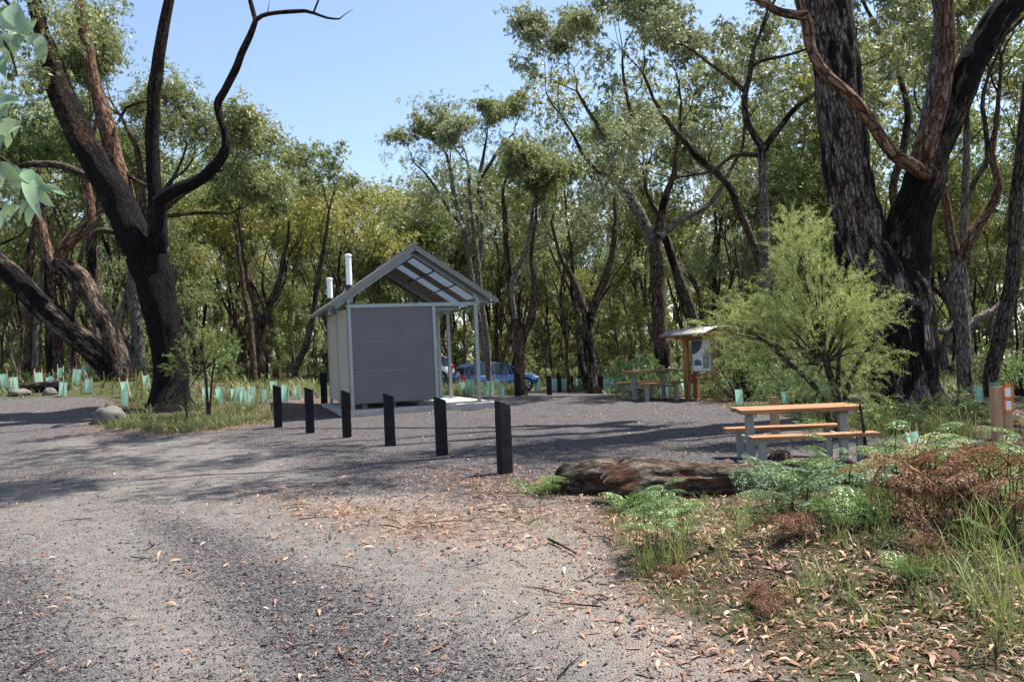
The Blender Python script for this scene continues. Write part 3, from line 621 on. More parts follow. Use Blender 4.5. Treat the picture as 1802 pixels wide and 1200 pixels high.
# ------------------------------------------------------------------ cars
def car(pos_, rz, paint, label, L=4.6, Wd=1.78, Hh=1.62, dark_rail=True):
    e = empty('parked_car', pos_, rz, label, 'car')
    # lower body: stations along x (rear -> front): x, bottom z, belt z, half width
    st = [(-2.28, .48, .80, .70), (-2.25, .38, .93, .78), (-2.05, .32, 1.0, .86), (-1.5, .28, 1.01, .89), (-.5, .26, .99, .89), (.5, .26, .97, .89), (1.05, .28, .97, .88), (1.6, .32, .92, .86), (2.0, .36, .82, .80), (2.22, .42, .70, .70), (2.28, .48, .60, .62)]
    prof = [(-.88, 0), (-.98, .12), (-1, .45), (-.985, .75), (-.93, .95), (-.80, 1), (0, 1.03), (.80, 1), (.93, .95), (.985, .75), (1, .45), (.98, .12), (.88, 0)]
    m = MB(); V = []; k = len(prof)
    for (x, z0, z1, hw) in st:
        for (a_, b2) in prof: V.append((x*L/4.56, a_*hw, z0+(z1-z0)*b2))
    Fs = [(i*k+j, (i+1)*k+j, (i+1)*k+(j+1) % k, i*k+(j+1) % k) for i in range(len(st)-1) for j in range(k)]+[tuple(range(k)), tuple(range((len(st)-1)*k, len(st)*k))[::-1]]
    m.add(V, Fs, 0, True); bd = m.build('body', paint, e)
    gs = [(-2.16, .98, .70), (-1.95, 1.36, .64), (-1.7, 1.50, .62), (-.9, 1.56, .62), (0, 1.55, .62), (.45, 1.46, .62), (1.25, .96, .70)]   # roofline x, z, half width
    m = MB(); V = []
    for (x, z, hw) in gs: V += [(x*L/4.56, -.84, .95), (x*L/4.56, -hw-.03, z), (x*L/4.56, hw+.03, z), (x*L/4.56, .84, .95)]
    n = len(gs); m.add(V, [(4*i+j, 4*i+4+j, 4*i+5+j, 4*i+1+j) for i in range(n-1) for j in range(3)]+[(0, 1, 2, 3)], 0, False); m.build('glasshouse', MT['carglass'], e)
    m = MB(); V = []
    for (x, z, hw) in gs[1:6]: V += [(x*L/4.56, -hw-.045, z-.02), (x*L/4.56, -hw+.06, z+.035), (x*L/4.56, hw-.06, z+.035), (x*L/4.56, hw+.045, z-.02)]
    m.add(V, [(4*i+j, 4*i+4+j, 4*i+5+j, 4*i+1+j) for i in range(4) for j in range(3)]+[(0, 1, 2, 3), (16, 19, 18, 17)], 0, True); m.build('roof', paint, e)
    def s(x, zf, sy): return (x*L/4.56, sy*(.855-(zf)*.19), .95+zf*.56)
    for sy in (-1, 1):
        for (xa, za, xb, zb, w) in ((-2.12, 0, -1.92, .78, .10), (-1.55, 0, -1.5, .97, .09), (-.42, 0, -.40, 1.06, .07), (1.28, 0, .46, .92, .06), (.62, 0, .5, .84, .04)):
            m = MB(); p_, q_ = s(xa, za, sy), s(xb, zb, sy); m.bar(p_, q_, .03, w, upv=(0, sy, 0)); m.build('pillar', paint, e)
        m = MB(); m.cyl((-1.7, sy*.6, 1.585), (.2, sy*.6, 1.61), .018, n=6); m.cyl((-1.7, sy*.6, 1.5), (-1.7, sy*.6, 1.59), .02, n=6); m.cyl((.2, sy*.6, 1.5), (.2, sy*.6, 1.61), .02, n=6); m.build('roof_rail', MT['black'] if dark_rail else MT['galv'], e)
        m = MB(); m.box(.95, 1.12, sy*.88-.0 if sy > 0 else -1.04, 1.04 if sy > 0 else -.88, .98, 1.12); m.build('mirror', paint, e, .03)
        m = MB(); m.box(-2.27, -2.0, sy*.62 if sy > 0 else -.885, .885 if sy > 0 else -.62, .80, .96); m.build('tail_light', MT['tail'], e, .03)
        m = MB(); m.box(1.93, 2.22, .55 if sy > 0 else -.79, .79 if sy > 0 else -.55, .62, .74); m.build('headlight', MT['lamp'], e, .03)
        for x in (-1.42, 1.40):
            m = MB(); m.cyl((x, sy*.80, .34), (x, sy*.895, .34), .40, n=28); m.build('wheel_arch', MT['black'], e)
            m = MB(); m.cyl((x, sy*.70, .335), (x, sy*.91, .335), .335, n=28); w_ = m.build('wheel', MT['black'], e, .02)
            m = MB(); y_ = sy*.915
            m.cyl((x, sy*.90, .335), (x, y_, .335), .07, n=12)
            for q in range(5):
                a_ = q*2*math.pi/5+.3
                for da in (-.13, .13): m.bar((x, y_, .335), (x+.225*math.cos(a_+da), y_, .335+.225*math.sin(a_+da)), .03, .03, upv=(0, 1, 0))
            for q in range(20):
                a_ = q*2*math.pi/20; b2 = a_+2*math.pi/20; m.bar((x+.225*math.cos(a_), y_, .335+.225*math.sin(a_)), (x+.225*math.cos(b2), y_, .335+.225*math.sin(b2)), .03, .03, upv=(0, 1, 0))
            m.build('rim', MT['chrome'], w_)
        m = MB(); m.box(-.30, -.14, sy*.895-.01, sy*.895+.01, .84, .865); m.box(.6, .76, sy*.89-.01, sy*.89+.01, .84, .865); m.build('door_handle', MT['chrome'], e)
    m = MB(); m.box(-2.31, -2.2, -.7, .7, .36, .5); m.build('bumper', MT['black'], e, .03); m = MB(); m.box(-2.295, -2.27, -.25, .25, .62, .73); m.build('number_plate', MT['white'], e)
    return e
p = at(873, 690, 44); p[2] = g1(p[0], p[1]); car(p, .42, MT['carblue'], 'blue wagon with black roof rails parked beyond the porch posts')
p = at(722, 690, 44); p[2] = g1(p[0], p[1])+.15; car(p, .42+math.pi, MT['carwhite'], 'white car mostly hidden behind the toilet block', dark_rail=False)

# ------------------------------------------------------------------ traced trees near the clearing
def trace(pts, Y, dY=None, zbase=False):
    "photo pixels (x, y, half width) at depth Y -> points and radii in metres"
    P = []; R = []
    for i, q in enumerate(pts):
        yy = Y + (q[3] if len(q) > 3 else 0) + (dY*i/(len(pts)-1) if dY else 0)
        P.append(at(q[0], q[1], yy)); R.append(q[2]*yy/FPX)
    P = np.array(P); R = np.array(R)
    if zbase:
        g = g1(P[0, 0], P[0, 1]); P[0, 2] = min(P[0, 2], g)-.25
    return P, R
RS = .82
def hero(name, label, cat, base, stems, crowns, seed, leafmat, group=None):
    """stems: (part name, material, pixels, depth, segments, lump, step, grow level/None);
       crowns: extra leaf clumps (px, py, depth, radius m, leaves)"""
    rng = np.random.default_rng(seed); e = empty(name, base, 0, label, cat, group); off = np.array(base)
    lv = Leaves(); tw = Tubes(); anyl = False
    for i, (pn, bm_, px, Y, seg, lump, step, gl) in enumerate(stems):
        P, R = trace(px, Y, zbase=(i == 0)); Pc, Rc = catmull(P-off, R*RS, step)
        wob = np.array([mnoise.noise_vector(Vector(q*1.3)+Vector((seed, i, 0))) for q in Pc]); Pc = Pc+wob*(Rc*.2)[:, None]
        if i == 0:
            h = Pc[:, 2]-Pc[0, 2]; Rc = Rc*(1+(.18 if Rc[2] > .3 else .1)*np.exp(-((h-.2)/.35)**2))
        tb = Tubes(); tb.add(Pc, Rc, seg, lump, seed+i, cap=i > 0); link(pn, tb.mesh(pn, BM[bm_]), e)
        if gl:
            tw = Tubes(); tips = []; d = unit(Pc[-1]-Pc[-3]); rec(tw, tips, Pc[-1], d, Rc[-1]*.9, gl[1], 0, gl[0], rng, gl[2] if len(gl) > 2 else .5)
            for (q, dd) in tips: clump(lv, q, rng.uniform(.5, .9)*(gl[3] if len(gl) > 3 else 1), int(gl[4] if len(gl) > 4 else 110), rng, .15); anyl = True
            link('branch', tw.mesh('branch', BM['twig']), e)
    if crowns:
        for (px, py, Y, r, n) in crowns:
            c = at(px, py, Y)-off
            for k in range(6): clump(lv, c+rng.normal(0, r*.6, 3)*np.array([1, 1, .7]), r*rng.uniform(.3, .6), n//6, rng, .15)
            anyl = True
    if anyl and leafmat != 'none': link('crown', lv.mesh('crown', LM[leafmat]), e)
    return e
def base_at(px, py, Y): p = at(px, py, Y); p[2] = g1(p[0], p[1]); return p

hero('burnt_eucalypt', 'tall fire blackened eucalypt with a bare curved limb reaching right into the open sky', 'tree', base_at(302, 718, 22), [
 ('trunk', 'burnt', [(306,730,50),(302,712,42),(298,680,36),(294,640,34),(290,600,33),(285,560,35),(276,520,38),(266,480,42),(258,450,44)], 22, 40, .14, .12, None),
 ('stem', 'burnt', [(276,500,16,.7),(277,465,19,.4),(277,430,20,.1),(277,400,19),(275,350,18),(270,300,15),(268,230,14),(273,150,14),(283,80,12),(293,20,11),(305,-40,10),(318,-150,8),(330,-260,7)], 21.9, 20, .10, .15, (3, 2.0, .5, .9, 90)),
 ('limb', 'burnt', [(276,356,14),(300,340,13),(340,320,12),(378,292,12),(397,262,10),(397,235,8.5),(388,208,8),(383,182,8.5),(395,160,8),(415,122,8),(424,95,7.5),(440,62,7),(450,36,5.5)], 21.8, 16, .10, .12, None),
 ('limb', 'burnt', [(450,38,5),(444,15,5),(437,-10,4.5),(425,-60,4)], 21.8, 8, .05, .15, (2, 1.6, .5, .7, 60)),
 ('limb', 'burnt', [(449,38,5),(462,28,5),(485,23,4.5),(512,21,4.5),(538,20,4),(553,24,3.4),(575,32,2.6),(597,34,1.8),(604,29,.8)], 21.8, 8, .06, .12, None),
 ('twig', 'burnt', [(552,23,2.6),(556,12,2.3),(562,-3,2),(575,-40,1.4)], 21.8, 6, 0, .15, None),
 ('twig', 'burnt', [(470,26,1.2),(473,12,.8),(474,2,.4)], 21.8, 5, 0, .15, None),
 ('twig', 'burnt', [(597,34,1.5),(607,26,1),(621,17,.5)], 21.8, 5, 0, .15, None),
 ('stem', 'burnt', [(264,500,26,.3),(256,465,35,.1),(245,430,36),(226,390,34),(203,345,34),(180,305,32),(158,268,30),(134,225,29),(115,180,27),(100,140,24),(84,90,19),(70,40,16),(55,-30,13),(40,-120,11)], 22.3, 28, .12, .12, (3, 2.4, .5, 1.1, 160)),
 ('stem', 'redlimb', [(222,365,22),(208,310,20),(194,250,18),(182,200,16),(170,160,14),(160,118,13),(152,75,12),(143,30,11),(134,-30,9),(125,-110,8)], 22.6, 16, .12, .15, (3, 2.2, .5, 1, 150)),
 ('limb', 'dark', [(160,310,9),(130,300,9),(100,290,8),(50,290,7),(15,300,6),(-30,290,5)], 22.8, 8, .05, .2, (2, 1.6, .5, .8, 60)),
 ('limb', 'dark', [(215,300,6),(240,318,5),(262,330,4)], 22.6, 8, .05, .2, None),
 ('limb', 'dark', [(210,215,4),(222,190,3.5),(245,180,3),(265,178,2.5)], 22.6, 6, .05, .2, None)],
 [(x, y, 22+dy, r, n) for (x, y, dy, r, n) in [(20,30,.5,1.0,420),(75,20,0,1.1,450),(110,60,-.3,.9,400),(60,90,.3,1.0,450),(25,120,.6,.9,350),(100,110,-.4,.7,260),(125,20,0,.8,300),(90,150,.4,.5,160),(40,170,.5,.6,160),(15,200,.4,.6,150)]], 5, 'olive')

hero('leaning_eucalypt', 'thick pair of pale mottled trunks leaning to the left behind the burnt tree', 'tree', base_at(205, 667, 27), [
 ('trunk', 'lean', [(212,680,36),(205,662,31),(185,640,27),(150,602,25),(110,570,24),(62,528,23),(20,482,22),(-30,440,21),(-85,395,19),(-150,320,17)], 27, 28, .14, .15, (3, 2.5)),
 ('stem', 'lean', [(216,672,24),(208,630,21),(196,590,19),(170,540,20),(142,492,21),(115,470,17),(98,462,13)], 26.6, 22, .14, .15, None),
 ('limb', 'redlimb', [(118,478,15),(108,450,14),(125,422,13),(145,405,12),(160,385,11),(158,350,9),(150,300,7),(160,250,6)], 26.6, 14, .1, .15, (3, 1.8, .5, 1, 60)),
 ('limb', 'redlimb', [(104,476,14),(88,450,12),(78,420,10),(70,392,9),(60,370,8),(40,330,6),(10,300,5)], 26.8, 14, .1, .15, (3, 1.8, .5, 1, 60)),
 ('limb', 'lean', [(160,560,12),(165,500,13),(160,440,11),(165,415,9),(185,405,7),(210,412,5)], 27.4, 12, .1, .15, None)],
 [], 8, 'olive')

RS = .93
hero('giant_eucalypt', 'huge old eucalypt with two thick charred grey trunks forking above the wispy green shrub', 'tree', base_at(1600, 722, 16), [
 ('trunk', 'giant', [(1600,742,80),(1597,722,70),(1594,692,62),(1590,650,58),(1586,600,60),(1577,550,62),(1570,505,58),(1565,470,46),(1562,450,28)], 16, 72, .2, .07, None),
 ('stem', 'giant', [(1585,690,40),(1575,640,46),(1566,590,52),(1552,545,54),(1538,500,52),(1526,465,48),(1514,430,44),(1502,370,44),(1494,310,43),(1482,240,42),(1473,170,42),(1466,100,42),(1458,40,43),(1452,-30,42),(1446,-130,38),(1440,-260,33),(1430,-380,27)], 15.9, 56, .13, .08, (3, 3.0, .6, 1.2, 110)),
 ('stem', 'char', [(1596,700,36),(1594,640,42),(1590,580,50),(1588,525,52),(1592,470,46),(1598,425,41),(1604,395,38),(1613,355,37),(1625,315,37),(1640,275,30),(1660,235,25),(1680,195,23),(1696,155,24),(1712,110,26),(1738,60,27),(1772,10,27),(1815,-45,25),(1870,-120,20),(1920,-220,15)], 16, 44, .13, .08, (3, 2.8, .55, 1.2, 180)),
 ('stem', 'redlimb', [(1618,350,12,.5),(1621,325,18,.32),(1623,300,21,.12),(1626,270,22),(1636,240,19),(1652,190,17),(1663,140,14),(1668,80,13),(1666,20,13),(1662,-60,12),(1650,-160,10),(1630,-300,8)], 15.7, 24, .12, .1, (3, 2.4, .6, 1.1, 90)),
 ('stem', 'grey', [(1604,420,12,.3),(1610,370,16,.1),(1616,325,20),(1622,280,20),(1634,220,17),(1644,160,15),(1650,100,13),(1655,40,12),(1645,-30,10),(1600,-140,8)], 16.2, 20, .12, .1, (2, 2.2, .6, 1.1, 80)),
 ('limb', 'redlimb', [(1658,330,12,1.1),(1642,319,13,.8),(1624,305,13,.4),(1604,291,13,.08),(1582,278,12.5),(1558,252,12),(1535,218,11),(1512,186,11),(1488,160,10.5),(1462,138,10.5),(1440,112,10),(1426,82,10),(1419,45,10),(1410,12,9.5),(1396,-30,9),(1350,-110,8.5,-.3),(1280,-220,8,-.5),(1180,-350,7,-.6),(1040,-480,6,-.8),(900,-600,5,-1)], 15.2, 18, .10, .08, (4, 3.2, .6, 1.1, 60)),
 ('limb', 'redlimb', [(1270,-210,7,-.5),(1200,-230,6,-.8),(1110,-310,5,-1.0),(1030,-370,4,-1.2),(960,-430,3,-1.4)], 15.2, 10, .1, .15, (4, 1.5, .6, .8, 45)),
 ('limb', 'dark', [(1450,-60,20),(1380,-120,14,.8),(1250,-150,10,1.5),(1120,-170,7,2),(1010,-160,5,2.4)], 17, 10, .1, .15, (4, 2.3, .62, .75, 45)),
 ('limb', 'dark', [(1450,-110,20),(1380,-190,14),(1280,-250,11),(1190,-270,8)], 17, 10, .1, .15, (4, 2.6, .62, .75, 45)),
 ('limb', 'dark', [(1445,-160,18),(1420,-260,13),(1340,-330,9),(1230,-380,6)], 18.3, 10, .1, .15, (4, 2.4, .62, .75, 45)),
 ('limb', 'redlimb', [(1418,28,9),(1395,26,8.5),(1368,20,7.5),(1345,6,6.5),(1325,-8,6),(1280,-60,5)], 15.1, 12, .1, .1, (3, 2.2, .6, 1.1, 80)),
 ('limb', 'dark', [(1700,140,6),(1740,90,5),(1802,30,4),(1850,-20,3)], 16.4, 8, .05, .15, (2, 1.4, .5, .8, 90))],
 [], 11, 'olive')

RS = .85
# ---- mid-distance traced trees
def mid(label, base, stems, seed, lm, crowns=(), group=None, name='eucalypt'):
    return hero(name, label, 'tree', base_at(*base), stems, list(crowns), seed, lm, group)
G4 = (4, 1.8, .58, .62, 62); G3 = (3, 1.6, .55, .7, 70)
mid('slim straight eucalypt rising behind the wispy shrub and forking wide in mid air', (1340, 690, 24), [
 ('trunk', 'grey', [(1337,700,13),(1338,660,11),(1344,600,11),(1346,540,11),(1346,480,11),(1345,420,10),(1344,360,9),(1342,300,8),(1338,255,8)], 24, 14, .1, .25, None),
 ('limb', 'dark', [(1340,260,8),(1325,235,7),(1314,210,7),(1311,170,6.5),(1318,140,6),(1322,110,5)], 24, 10, .06, .2, G4),
 ('limb', 'dark', [(1313,165,5),(1300,150,4.5),(1280,135,4)], 24, 8, .05, .2, G3),
 ('limb', 'dark', [(1343,265,8),(1356,245,7),(1372,225,6),(1395,195,5.5),(1420,175,4.5)], 24, 10, .06, .2, G4),
 ('limb', 'dark', [(1318,120,4.5),(1340,108,4),(1375,100,3.5)], 24, 8, .05, .2, G3),
 ('limb', 'dark', [(1344,275,5),(1320,272,5),(1290,275,4),(1270,290,3.5)], 24.2, 8, .05, .2, G3)], 21, 'grey')
mid('thick red barked tree left of the information shelter, its limbs spreading high to the left', (1168, 668, 29), [
 ('trunk', 'brown', [(1172,680,20),(1168,650,17),(1163,600,16),(1160,550,15),(1158,500,14),(1155,460,14),(1152,420,13)], 29, 18, .12, .2, None),
 ('limb', 'grey', [(1150,430,13),(1138,400,12),(1120,365,12),(1098,335,11),(1082,310,10),(1072,280,8),(1066,262,8),(1058,235,5)], 29, 14, .08, .25, G4),
 ('limb', 'brown', [(1156,425,10),(1162,390,9),(1170,350,8),(1185,310,6),(1190,270,5)], 29, 10, .08, .25, G4),
 ('limb', 'grey', [(1160,415,9),(1185,395,8),(1215,378,7),(1235,370,6),(1260,345,5),(1285,300,4)], 28.7, 10, .06, .25, G4),
 ('limb', 'dark', [(1072,285,6),(1085,250,5),(1110,215,5),(1105,175,4)], 29.2, 8, .06, .25, G4),
 ('limb', 'dark', [(1080,315,6),(1050,300,5),(1025,270,4),(1010,240,3)], 29.2, 8, .06, .25, G4)], 22, 'grey', [(x, y, 29, 1.1, 300) for x, y in [(1000,200),(1040,170),(1080,150),(1030,110),(1075,80),(1120,110),(1160,150),(1060,210),(1110,230),(1160,230),(1200,200),(985,235),(1220,260),(1180,80),(1130,40)]])
mid('leaning dark tree that crosses in front of the sky left of the slim straight eucalypt', (1300, 690, 30), [
 ('trunk', 'dark', [(1262,700,12),(1240,620,11),(1215,540,10),(1195,490,10),(1178,440,9),(1165,400,8)], 31, 12, .1, .25, G4)], 23, 'olive')
mid('curving dark tree arching left from behind the wispy shrub', (1345, 690, 27), [
 ('trunk', 'dark', [(1352,700,11),(1350,600,10),(1340,480,9),(1322,420,8),(1300,370,8),(1285,330,8),(1255,300,7),(1225,275,7),(1200,245,6),(1175,215,5)], 27, 12, .08, .25, G4)], 24, 'olive')
mid('short stout pale trunk with dark fork standing left of the far picnic table', (1042, 668, 36), [
 ('trunk', 'lean', [(1044,685,14),(1042,660,12),(1038,620,11.5),(1036,580,11.5),(1036,550,12.5)], 36, 16, .14, .2, None),
 ('limb', 'brown', [(1038,560,11),(1052,520,9),(1068,480,8),(1078,440,6),(1082,400,5)], 36, 10, .08, .25, G4),
 ('limb', 'dark', [(1034,560,10),(1018,520,8),(1008,490,7),(990,460,5)], 36, 10, .08, .25, G4)], 25, 'green')
mid('red brown multi stemmed tree standing in front of the bonnet of the blue car', (915, 697, 34), [
 ('trunk', 'brown', [(918,705,14),(916,680,12),(914,640,11),(912,600,11),(908,560,10),(900,520,8),(893,470,7),(890,420,6),(888,370,5)], 34, 12, .12, .25, (4, 1.0, .6, .75, 75)),
 ('stem', 'brown', [(916,620,8),(926,580,7),(938,540,7),(940,500,6),(935,450,5),(940,400,4)], 34.2, 10, .1, .25, (4, 1.0, .6, .75, 75)),
 ('limb', 'grey', [(908,560,6),(900,500,5),(925,440,4.5),(935,390,4)], 33.8, 8, .08, .25, (4, 1.0, .6, .75, 75))], 26, 'olive', [(x, y, 34, 1.0, 300) for x, y in [(885,330),(930,330),(905,290),(950,370),(870,380),(915,380),(960,290),(930,260)]])
mid('thin pale trunk standing directly in front of the doors of the blue car', (860, 690, 38), [
 ('trunk', 'grey', [(862,700,7.5),(860,660,6.5),(858,600,6.5),(848,540,6),(842,480,6),(836,420,5.5),(830,370,5),(825,320,4.5)], 38, 10, .1, .3, (4, 1.0, .6, .75, 75))], 27, 'grey', [(x, y, 38, 1.1, 330) for x, y in [(820,300),(790,330),(850,330),(830,370),(800,380),(860,400)]])
mid('tall slender pair of stems with a high round crown above the toilet block roof', (845, 690, 47), [
 ('trunk', 'grey', [(858,700,7),(850,600,6.5),(835,520,6),(825,450,6),(812,390,5.5),(800,350,5.5),(795,310,5)], 47, 10, .08, .3, (4, 1.35, .62, .6, 60)),
 ('stem', 'grey', [(835,520,5),(846,440,5),(848,370,5),(842,320,4.5),(850,280,4)], 47.3, 8, .08, .3, (4, 1.25, .62, .6, 60)),
 ('limb', 'dark', [(812,395,4),(790,370,3.5),(770,335,3),(752,310,2.5)], 47, 6, .08, .3, (4, 1.15, .62, .6, 60)),
 ('limb', 'dark', [(842,320,4),(862,290,3.5),(880,260,3)], 47, 6, .08, .3, (4, 1.15, .62, .6, 60))], 28, 'olive', [(x, y, 47, 1.4, 420) for x, y in [(740,215),(770,205),(810,200),(850,205),(885,215),(725,250),(765,245),(805,240),(850,245),(890,250),(715,285),(750,285),(790,290),(905,285),(735,315),(865,300)]])
mid('bent grey trunk right of the giant tree with arms curving up', (1702, 700, 20), [
 ('trunk', 'grey', [(1706,715,19),(1702,690,16),(1698,640,15),(1694,590,14),(1688,545,15),(1685,500,16),(1690,460,15)], 20, 16, .12, .2, None),
 ('limb', 'redlimb', [(1692,470,14),(1702,430,12),(1722,395,11),(1745,365,9),(1757,335,8),(1752,300,7),(1745,270,7),(1752,230,6)], 20, 14, .08, .2, G4),
 ('limb', 'redlimb', [(1686,470,10),(1676,420,9),(1668,380,8),(1662,340,7),(1650,310,6)], 20.2, 12, .08, .2, G3),
 ('limb', 'grey', [(1695,590,9),(1720,560,8),(1745,550,8),(1780,520,7),(1815,505,6)], 20.3, 10, .08, .2, None),
 ('limb', 'grey', [(1688,560,9),(1665,585,8),(1640,580,7),(1625,600,5)], 20.3, 10, .08, .2, None)], 29, 'olive')
mid('dark leaning trunk at the far right edge beyond the pair of posts', (1738, 705, 18), [
 ('trunk', 'dark', [(1734,720,19),(1740,690,15),(1748,640,14),(1760,590,14),(1774,530,14),(1783,470,14),(1788,400,13),(1790,340,12),(1794,280,11),(1805,200,10),(1812,120,9)], 18, 18, .1, .2, G4),
 ('limb', 'redlimb', [(1786,450,9),(1802,400,8),(1830,340,7)], 18.2, 10, .08, .2, G3)], 30, 'olive')
mid('slender dark tree whose curved arms show against the sky between the giant trunks', (1640, 690, 26), [
 ('trunk', 'dark', [(1590,700,11),(1585,560,10),(1580,420,9),(1572,330,8),(1588,270,8),(1598,200,7),(1585,140,6),(1580,100,6)], 26, 12, .08, .25, None),
 ('limb', 'dark', [(1580,110,6),(1560,85,5),(1548,55,4.5),(1530,25,4),(1515,-5,3)], 26, 8, .06, .2, G4),
 ('limb', 'dark', [(1580,105,6),(1590,70,5),(1600,35,4.5),(1594,5,4),(1605,-40,3)], 26, 8, .06, .2, G4),
 ('limb', 'dark', [(1548,60,4),(1525,45,3.5),(1500,38,3)], 26, 8, .06, .2, G3)], 31, 'grey')
mid('broad green crowned tree filling the sky behind the burnt eucalypt', (250, 690, 31), [
 ('trunk', 'grey', [(252,700,12),(248,640,11),(240,560,10),(232,500,10),(240,440,9),(255,390,9)], 31, 12, .1, .3, (4, 1.9, .5, 1.1, 110)),
 ('limb', 'brown', [(245,430,8),(275,385,7),(310,350,6),(340,330,5),(360,320,4)], 31, 10, .08, .3, (4, 1.25, .55, 1.0, 100)),
 ('limb', 'brown', [(240,440,8),(205,400,7),(180,350,6),(160,300,5)], 31.4, 10, .08, .3, (4, 2.0, .58, .9, 90)),
 ('limb', 'brown', [(250,410,8),(250,330,7),(240,260,6),(225,230,5)], 31.2, 10, .08, .3, (4, 1.3, .55, 1.1, 110)),
 ('limb', 'brown', [(275,375,5),(300,380,4.5),(340,375,4),(380,375,3.5)], 31, 8, .08, .3, (4, .95, .55, .9, 80))], 32, 'olive')
mid('dark bushy tree with a forked trunk left of the toilet block', (455, 668, 38), [
 ('trunk', 'dark', [(448,680,12),(450,640,11),(455,600,12),(460,565,12)], 38, 12, .1, .3, None),
 ('limb', 'dark', [(458,570,9),(448,530,8),(436,490,6),(428,450,5)], 38, 10, .08, .3, G4),
 ('limb', 'dark', [(462,570,9),(478,530,7),(492,490,6),(500,450,5)], 38, 10, .08, .3, G4)], 33, 'green')
mid('thin dark trunk leaning right, left of the front bollards', (515, 678, 36), [
 ('trunk', 'dark', [(512,680,8),(525,640,7),(540,600,7),(552,550,6),(558,500,6),(570,440,5)], 36, 10, .08, .3, G4)], 34, 'olive')
mid('reddish upright trunk right of the burnt tree near the green guards', (447, 690, 33), [
 ('trunk', 'brown', [(448,690,7),(446,640,6.5),(442,590,6),(440,560,6),(430,520,5),(425,470,4)], 33, 10, .08, .3, G4)], 35, 'green')
mid('black stub like trunk with reddish edge at the far left beyond the road', (97, 672, 30), [
 ('trunk', 'char', [(98,680,19),(96,650,16),(94,600,14),(93,560,13),(88,500,11),(85,440,9)], 30, 14, .12, .25, G4)], 36, 'green')
mid('reddish twin trunk at the left edge beyond the green guards', (52, 660, 33), [
 ('trunk', 'brown', [(48,668,11),(50,620,10),(52,570,9),(50,500,8),(55,430,7)], 33, 12, .1, .25, G4),
 ('stem', 'grey', [(60,665,7),(62,600,6),(66,540,5),(72,480,4)], 33, 8, .1, .25, G3)], 37, 'olive')
mid('red brown trunk close beside the leaning pair at the left', (135, 665, 31), [
 ('trunk', 'brown', [(135,668,9),(132,630,8),(130,590,8),(128,540,7),(135,480,6)], 31, 10, .1, .25, G4)], 38, 'green')
mid('grey pair of smooth trunks standing behind the leaning eucalypt', (230, 668, 34), [
 ('trunk', 'grey', [(242,672,9),(240,620,8),(236,560,8),(228,510,7),(234,470,6)], 34, 10, .1, .25, G4),
 ('stem', 'grey', [(175,660,8),(168,560,8),(163,470,8),(162,430,7),(170,380,6)], 33, 10, .1, .25, G4)], 39, 'olive')
mid('tall straight trunk with high spreading limbs at the right, beside the giant', (1668, 690, 24), [
 ('trunk', 'grey', [(1700,700,9),(1698,560,9),(1696,440,8),(1697,360,8),(1700,280,7),(1702,230,7)], 25, 12, .08, .25, G4),
 ('limb', 'dark', [(1697,360,6),(1720,310,6),(1738,280,6),(1735,230,5),(1728,190,5)], 25, 8, .08, .25, G4)], 40, 'olive')

